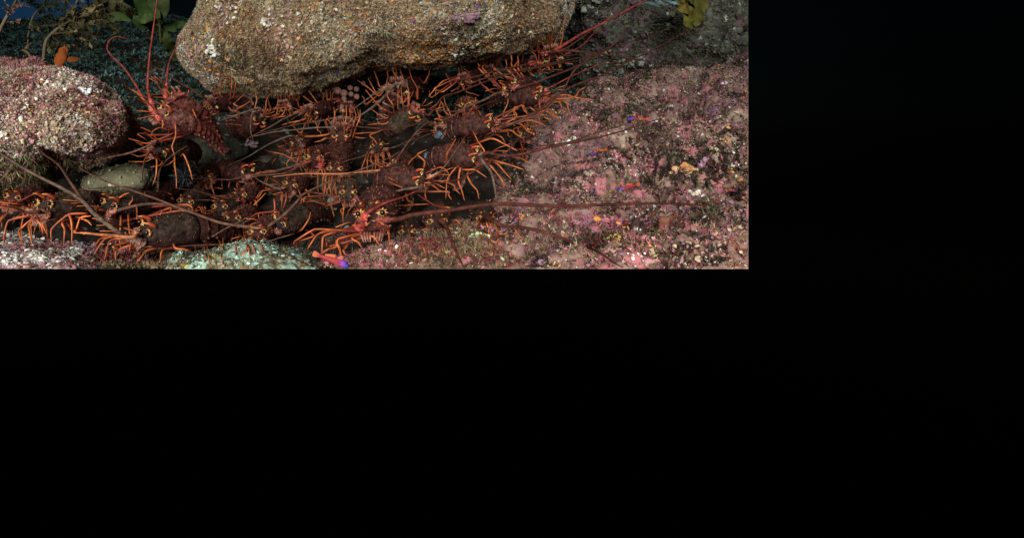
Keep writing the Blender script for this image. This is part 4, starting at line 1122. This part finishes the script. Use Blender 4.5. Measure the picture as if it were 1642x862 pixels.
# garibaldi
def garibaldi():
    O = (0.36, 0.07, 0.010)
    d = 2.25
    r = empty('orange_fish', Matrix.Translation(P(97, 94, d)))
    tag(r, 'deep bodied bright orange fish behind the brown alga at upper left', 'fish')
    b = MB(); rings = []
    for t, h, wd in ((-1, .1, .05), (-.8, .42, .2), (-.4, .8, .3), (0, .95, .32), (.4, .85, .28), (.75, .5, .16), (1.0, .26, .07)):
        rings.append([(.025 * t + .010 * h * math.sin(2 * math.pi * k / 12), .03 * wd * math.cos(2 * math.pi * k / 12), .043 * h * math.sin(2 * math.pi * k / 12)) for k in range(12)])
    b.ring_loft(rings, [O] * 7)
    link('body', b.mesh('orange body', M_FISH), r)
    def fin(name, rows):
        m = MB(); m.sheet(rows, O); m.sheet([[Vector(p) + Vector((0, .002, 0)) for p in q[::-1]] for q in rows], O)
        link(name, m.mesh(name, M_FISH), r)
    fin('tail_fin', [[(.024, .002, -.008), (.024, .002, .003)], [(.040, .004, -.014), (.044, .004, .008)], [(.058, .006, -.012), (.062, .006, .006)], [(.068, .006, -.006), (.069, .006, 0)]])
    fin('dorsal_fin', [[(-.010, 0, .030), (-.002, 0, .044)], [(.008, 0, .036), (.012, 0, .058)], [(.022, 0, .022), (.032, 0, .034)]])
    fin('anal_fin', [[(-.002, 0, -.034), (-.002, 0, -.046)], [(.014, 0, -.03), (.016, 0, -.044)]])
    e = MB(); e.ball((-.020, -.006, .008), .003, (0.02, 0.02, 0.02)); link('eye', e.mesh('fish eye', M_EYE), r)
garibaldi()

# anemones hanging at the roof lip
def anemone_mesh():
    m = MB()
    c = (0.34, 0.14, 0.11)
    rings = []
    for t, q in ((0, .75), (.3, .95), (.65, 1.0), (.9, .75), (1.0, .4), (.92, .15)):
        rings.append([(q * math.cos(2 * math.pi * k / 12), q * math.sin(2 * math.pi * k / 12), t * 1.1) for k in range(12)])
    m.ring_loft(rings, [tuple(v * .8 for v in c), c, c, (0.52, 0.28, 0.23), (0.52, 0.28, 0.23), (0.3, 0.08, 0.08)])
    t = MB()
    for k in range(14):
        a = 2 * math.pi * k / 14
        t.tube([(.45 * math.cos(a), .45 * math.sin(a), 1.0), (.9 * math.cos(a), .9 * math.sin(a), 1.3), (1.15 * math.cos(a), 1.15 * math.sin(a), 1.2)], [.10, .09, .06], [c, c, (0.55, 0.36, 0.32)], 5)
    return m.mesh('column', M_SOFT), t.mesh('tentacles', M_SOFT)
ANM = anemone_mesh()
for lab, x, y, r in [('pink round anemone, leftmost of the cluster at the roof lip', 543, 144, 7), ('pink anemone second from the left in the roof lip cluster', 553, 148, 6.5), ('small pink anemone at the top of the roof lip cluster', 562, 140, 5),
                     ('pink anemone in the middle of the roof lip cluster', 563, 150, 5.5), ('lowest pink anemone of the roof lip cluster', 552, 157, 5.5), ('pale pink anemone at the lower right of the cluster', 573, 154, 6),
                     ('rosy anemone at the upper right of the cluster', 571, 142, 5), ('red pink anemone nearest the orange legs right of the cluster', 583, 133, 5)]:
    d = 1.99; r *= random.uniform(.7, .95)
    M = Matrix.Translation(P(x, y, d)) @ Vector((random.uniform(-.3, .3), -1, -.35)).to_track_quat('Z', 'Y').to_matrix().to_4x4() @ Matrix.Scale(r / FOC * d, 4)
    o = empty('anemone', M); tag(o, lab, 'anemone', 'pink anemones under the boulder lip')
    link('column', ANM[0], o); link('tentacles', ANM[1], o)

# urchins
def urchin(label, x, y, d, r):
    o = empty('sea_urchin', Matrix.Translation(P(x, y, d))); tag(o, label, 'sea urchin', 'black long spined urchins')
    b = MB(); b.ball((0, 0, 0), (r * .42, r * .42, r * .34), (0.012, 0.01, 0.012), 14, 10); link('test', b.mesh('urchin test', M_SHELL), o)
    s = MB(); rr = random.Random(int(x))
    for k in range(170):
        v = Vector((rr.gauss(0, 1), rr.gauss(0, 1), rr.gauss(0, 1) + .15)).normalized()
        s.cone(v * r * .3, v * r * rr.uniform(.75, 1.05), .0016, rr.choice([(0.012, 0.012, 0.016), (0.02, 0.02, 0.028), (0.09, 0.10, 0.12)]), 4)
    p = link('spines', s.mesh('urchin spines', M_SHELL), o); p['kind'] = 'stuff'
urchin('black spiny urchin touching the tan stone', 238, 286, 1.60, .052)
urchin('black spiny urchin between the vertical antenna and the round shelled lobster', 296, 282, 1.68, .056)

# sponges and other lumps growing on the rock
def lump(name, label, cat, x, y, r, cols, sx=1.0, sz=1.0, seed=1, n=14, group=None):
    p, nrm = surf(x, y, -.004)
    s = r / FOC * p.y
    V = MB(); rr = random.Random(seed)
    for k in range(int(n * 3.2)):
        a = rr.uniform(0, 2 * math.pi); q = rr.random() ** .6
        b = (q * sx * math.cos(a) * s, rr.uniform(-.5, .2) * s * .4, q * sz * math.sin(a) * s)
        f = rr.uniform(.10, .27) * s
        V.ball(b, (f * sx ** .3 * rr.uniform(.8, 1.3), f * .8, f * rr.uniform(.7, 1.2)), rr.choice(cols), 9, 7)
    o = link(name, V.mesh(name, M_SOFT), None, p); tag(o, label, cat, group)
    return o
OR = [(0.50, 0.20, 0.08), (0.48, 0.24, 0.12), (0.56, 0.32, 0.19)]
lump('sponge', 'large apricot orange sponge on the right boulder', 'sponge', 1096, 279, 20, OR, 1.1, .8, 1, 26)
lump('sponge', 'mustard yellow orange sponge at far right beside the purple mound', 'sponge', 1165, 277, 11, [(0.66, 0.36, 0.06), (0.6, 0.3, 0.08)], 1.1, .7, 2)
lump('coralline_mound', 'round purple pink mound between the two orange sponges', 'coralline mound', 1135, 272, 19, [(0.34, 0.16, 0.24), (0.42, 0.22, 0.30), (0.3, 0.13, 0.2)], .8, 1.1, 3, 30)
lump('sponge', 'small bright yellow sponge low on the right boulder', 'sponge', 985, 383, 9, [(0.46, 0.38, 0.05), (0.36, 0.33, 0.09)], 1.2, .8, 4)
lump('coralline_mound', 'rosy knob just above the small yellow sponge', 'coralline mound', 985, 362, 18, [(0.42, 0.13, 0.17), (0.36, 0.11, 0.15)], 1.3, .7, 5, 26)
lump('sponge', 'pale white patch of sponge right of the dark hollow', 'sponge', 1113, 312, 12, [(0.62, 0.56, 0.52), (0.55, 0.42, 0.32)], 1.3, .8, 6)
lump('sponge', 'yellow sponge blob on the bottom centre ledge', 'sponge', 717, 407, 8, [(0.62, 0.55, 0.08), (0.5, 0.46, 0.12)], 1.0, .8, 7)
lump('sponge', 'pale yellow green streak of sponge on the bottom ledge', 'sponge', 768, 380, 11, [(0.55, 0.56, 0.25), (0.4, 0.5, 0.36)], 1.7, .6, 8)
lump('sponge', 'dull orange lump at the right end of the bottom ledge', 'sponge', 792, 391, 8, [(0.42, 0.22, 0.09)], 1.2, .7, 9)
lump('sponge', 'orange cup sponge at left on the big boulder', 'sponge', 482, 38, 8, OR, 1.2, .6, 10)
lump('sponge', 'tan orange sponge near the top of the big boulder', 'sponge', 563, 20, 11, [(0.5, 0.3, 0.12), (0.42, 0.28, 0.14)], 1.1, .9, 11)
lump('sponge', 'vivid orange sponge speck left of the slanting goby', 'sponge', 453, 93, 6, [(0.66, 0.24, 0.05)], 1.0, 1.0, 12)
lump('sponge', 'orange sponge at the left rim beside a white patch', 'sponge', 369, 92, 9, [(0.6, 0.26, 0.09), (0.55, 0.3, 0.15)], 1.1, .7, 13)
lump('sponge', 'white crusty patch at the left end of the big boulder', 'sponge', 345, 78, 15, [(0.70, 0.66, 0.60), (0.6, 0.52, 0.45)], 1.0, 1.0, 14, 22)
lump('sponge', 'cream white patch at the very top of the big boulder', 'sponge', 357, 6, 11, [(0.68, 0.64, 0.58), (0.55, 0.45, 0.32)], 1.2, 1.0, 15)
lump('sponge', 'white smear of sponge left of centre on the big boulder', 'sponge', 431, 35, 10, [(0.62, 0.58, 0.52)], 1.4, .7, 16)
lump('sponge', 'amber orange sponge at the right part of the big boulder', 'sponge', 724, 59, 6, [(0.66, 0.3, 0.1)], 1.0, .9, 17)
lump('sponge', 'orange knob at the right tip of the big boulder', 'sponge', 853, 55, 7, [(0.6, 0.24, 0.08)], 1.0, 1.0, 18)
lump('coralline_mound', 'dark purple patch in the upper right of the big boulder', 'coralline mound', 745, 25, 17, [(0.17, 0.085, 0.12), (0.22, 0.12, 0.15)], 1.3, .7, 19, 26)
lump('sponge', 'cream orange patch at the lower middle of the left boulder', 'sponge', 138, 183, 7, [(0.68, 0.42, 0.2)], 1.3, .7, 20)
lump('sponge', 'peach coloured sponge at the left middle of the left boulder', 'sponge', 50, 202, 10, [(0.62, 0.45, 0.33), (0.6, 0.5, 0.42)], 1.4, .8, 21)
lump('sponge', 'white blue streak of sponge at the crest of the left boulder', 'sponge', 130, 147, 11, [(0.66, 0.66, 0.7), (0.55, 0.5, 0.5)], 1.6, .5, 22)
lump('tunicate', 'pale pink white cushion with a violet spot under the striped tail', 'tunicate', 402, 232, 10, [(0.6, 0.36, 0.36), (0.62, 0.55, 0.45), (0.4, 0.15, 0.4)], 1.3, .7, 23, 18)
# red tube sponge
p, _ = surf(1062, 372, -.005)
s = p.y / FOC
tb = MB()
rings, cc = [], []
for t, q in ((0, 5), (.3, 7), (.7, 8), (1, 9), (1.0, 6.5), (.6, 5)):
    rings.append([(q * s * math.cos(2 * math.pi * k / 14) * (1 + .12 * math.sin(3 * k)) + t * 4 * s, q * s * .8 * math.sin(2 * math.pi * k / 14), (t * 30 - 6) * s) for k in range(14)])
    cc.append((0.17, 0.06, 0.04) if t > 0 else (0.1, 0.04, 0.03))
cc[-1] = (0.05, 0.015, 0.012)
tb.ring_loft(rings, cc)
o = link('tube_sponge', tb.mesh('tube_sponge', M_SOFT), None, p); tag(o, 'reddish brown tube sponge low on the right boulder', 'sponge')

# blue grey round pebbles in the gaps
for lab, x, y, r, d in [('blue grey round snail shell in the dark gap right of the middle lobster', 702, 217, 8, 1.78), ('blue grey snail shell beside the ringed lobster tail', 685, 250, 7, 1.66), ('dull blue snail shell low in the gap below centre', 626, 302, 6, 1.56)]:
    m_ = MB(); s = r / FOC * d
    path = []
    for k in range(34):
        a = k * .42; q = s * .62 * (1 - k / 36)
        path.append((Vector((q * math.cos(a), -k * s * .022, q * math.sin(a))), s * .46 * (1 - k / 37)))
    m_.tube([q for q, _ in path], [q for _, q in path], [(0.06, 0.10, 0.15) if k % 3 else (0.09, 0.13, 0.18) for k in range(34)], 9)
    o = link('snail_shell', m_.mesh('snail_shell', M_SHELL), None, P(x, y, d)); tag(o, lab, 'snail', 'blue grey snail shells')

# ------------------------------------------------------------------ seaweeds
def blade(mb, pts, w, cols, ruffle=.15, seed=0):
    path = smooth_path([Vector(p) for p in pts], 6)
    rr = random.Random(seed); n = len(path)
    rows, cc = [], []
    ph = rr.uniform(0, 6)
    for i, p in enumerate(path):
        t = i / (n - 1)
        tg = (path[min(i + 1, n - 1)] - path[max(0, i - 1)]).normalized()
        sd = tg.cross(Vector((.25, -1, .2))).normalized()
        nr = tg.cross(sd)
        ww = w * (math.sin(math.pi * min(1, .08 + t * .95)) ** .6)
        rows.append([p + sd * ww * q + nr * (w * ruffle * math.sin(ph + i * 1.3 + q * 2) * abs(q) * 2) for q in (-1, -.5, 0, .5, 1)])
        k = rr.uniform(.8, 1.2)
        cc.append(tuple(v * k for v in cols))
    mb.sheet(rows, cc)

def kelp(name, label, stipe, blades, d, colr, w):
    base = P(*stipe[0], d)
    r = empty(name, Matrix.Translation(base)); tag(r, label, 'kelp')
    st = MB(); path = smooth_path([P(x, y, d + .02 * i) - base for i, (x, y) in enumerate(stipe)], 6)
    st.tube(path, [.006] * len(path), [(0.08, 0.06, 0.02)] * len(path), 7)
    link('stipe', st.mesh('stipe', M_WEED), r)
    for i, q in enumerate(blades):
        mb = MB()
        blade(mb, [P(x, y, d + random.uniform(-.06, .06)) - base for x, y in q], w * random.uniform(.8, 1.15), tuple(v * random.uniform(.8, 1.2) for v in colr), seed=i)
        link('blade', mb.mesh('blade', M_WEED), r)
kelp('kelp', 'broad yellow green kelp blades hanging at the top left of the boulder', [(258, 70), (256, 40), (250, 0), (246, -60)],
     [[(256, 40), (235, 22), (222, -5), (215, -40)], [(254, 30), (246, 8), (240, -20), (238, -50)], [(256, 36), (262, 10), (258, -20), (255, -50)], [(250, 25), (232, 30), (205, 26), (170, 30), (150, 36)],
      [(252, 18), (226, 36), (205, 16), (180, 2), (165, -8)], [(258, 50), (268, 66), (278, 84), (282, 100)], [(258, 44), (280, 42), (300, 36)], [(255, 46), (242, 42), (222, 36), (214, 22)]], 2.6, (0.05, 0.058, 0.016), .026)
kelp('kelp', 'golden kelp blade hanging down at the upper right', [(1108, 46), (1112, 20), (1118, -20)],
     [[(1110, 46), (1104, 28), (1098, 5), (1094, -20)], [(1112, 40), (1118, 22), (1124, 0), (1128, -20)], [(1112, 44), (1110, 20), (1112, -4), (1110, -24)], [(1110, 24), (1098, 10), (1080, 0), (1060, -8)]], 2.3, (0.10, 0.072, 0.016), .034)
kelp('kelp', 'pale blue tinted kelp strips at the top of the dim right boulder', [(1095, 6), (1085, -10), (1080, -30)],
     [[(1090, 8), (1078, 4), (1066, 2)], [(1058, 10), (1045, 6), (1032, 3)], [(1076, 8), (1064, 6), (1050, 2)]], 2.2, (0.12, 0.19, 0.22), .006)

def bush(name, label, cat, trunk, d, nbr, col, leaf, spread, seed, leaf_n=26):
    rr = random.Random(seed)
    base = P(*trunk[0], d)
    r = empty(name, Matrix.Translation(base)); tag(r, label, cat)
    st = MB(); path = smooth_path([P(x, y, d) - base for x, y in trunk], 6)
    n = len(path)
    st.tube(path, [.007 * (1 - .6 * i / n) for i in range(n)], [(0.16, 0.11, 0.07) if i < n * .5 else (0.10, 0.06, 0.03) for i in range(n)], 7)
    lf = MB()
    for k in range(nbr):
        i = rr.randrange(int(n * .35), n)
        p = path[i].copy(); dirv = Vector((rr.uniform(-.3, 1), rr.uniform(-.5, .5), rr.uniform(-.35, .7))).normalized()
        pts = [p.copy()]
        for q in range(5):
            dirv = (dirv + Vector((rr.uniform(-.4, .5), rr.uniform(-.3, .3), rr.uniform(-.35, .3)))).normalized()
            p = p + dirv * spread / 5; pts.append(p.copy())
        st.tube(pts, [.0028 - .0004 * q for q in range(6)], [(0.11, 0.06, 0.03)] * 6, 5)
        for _ in range(leaf_n):
            q = rr.uniform(0, 4.99); a = pts[int(q)].lerp(pts[int(q) + 1], q % 1)
            v = Vector((rr.gauss(0, 1), rr.gauss(0, .6), rr.gauss(0, 1))).normalized()
            sd = v.cross(Vector((rr.gauss(0, 1), 1, rr.gauss(0, 1)))).normalized()
            l = leaf * rr.uniform(.5, 1.2)
            c = rr.choice(col)
            b = len(lf.v)
            for pt in (a, a + v * l * .5 + sd * l * .28, a + v * l, a + v * l * .5 - sd * l * .28):
                lf.v.append(tuple(pt)); lf.c.append(c)
            lf.f.append((b, b + 1, b + 2, b + 3))
    link('stem', st.mesh('stem', M_WEED), r)
    link('fronds', lf.mesh('fronds', M_WEED, smooth=False), r)
bush('brown_alga', 'branching dark brown alga growing up from the left boulder beside the orange fish', 'seaweed', [(66, 112), (70, 92), (74, 66), (88, 50), (105, 38), (128, 24), (150, 10), (170, -6)], 2.05, 24, [(0.05, 0.035, 0.015), (0.07, 0.05, 0.02), (0.035, 0.03, 0.012), (0.14, 0.10, 0.05)], .026, .17, 3, 34)
bush('brown_alga', 'small pale twiggy alga on the left boulder crest', 'seaweed', [(52, 106), (50, 96), (46, 86), (36, 80)], 1.7, 5, [(0.2, 0.15, 0.09), (0.12, 0.09, 0.05)], .008, .04, 5, 10)
bush('brown_alga', 'speckled reddish alga at the top left frame corner', 'seaweed', [(-12, 75), (2, 45), (14, 22), (24, 5), (30, -10)], 1.9, 9, [(0.22, 0.09, 0.05), (0.3, 0.14, 0.09), (0.12, 0.06, 0.03)], .010, .05, 8, 16)
bush('brown_alga', 'thin green alga in the dark water behind the brown alga', 'seaweed', [(45, 60), (52, 30), (66, 12), (84, 2)], 3.1, 12, [(0.03, 0.05, 0.03), (0.05, 0.06, 0.03)], .03, .2, 9, 24)
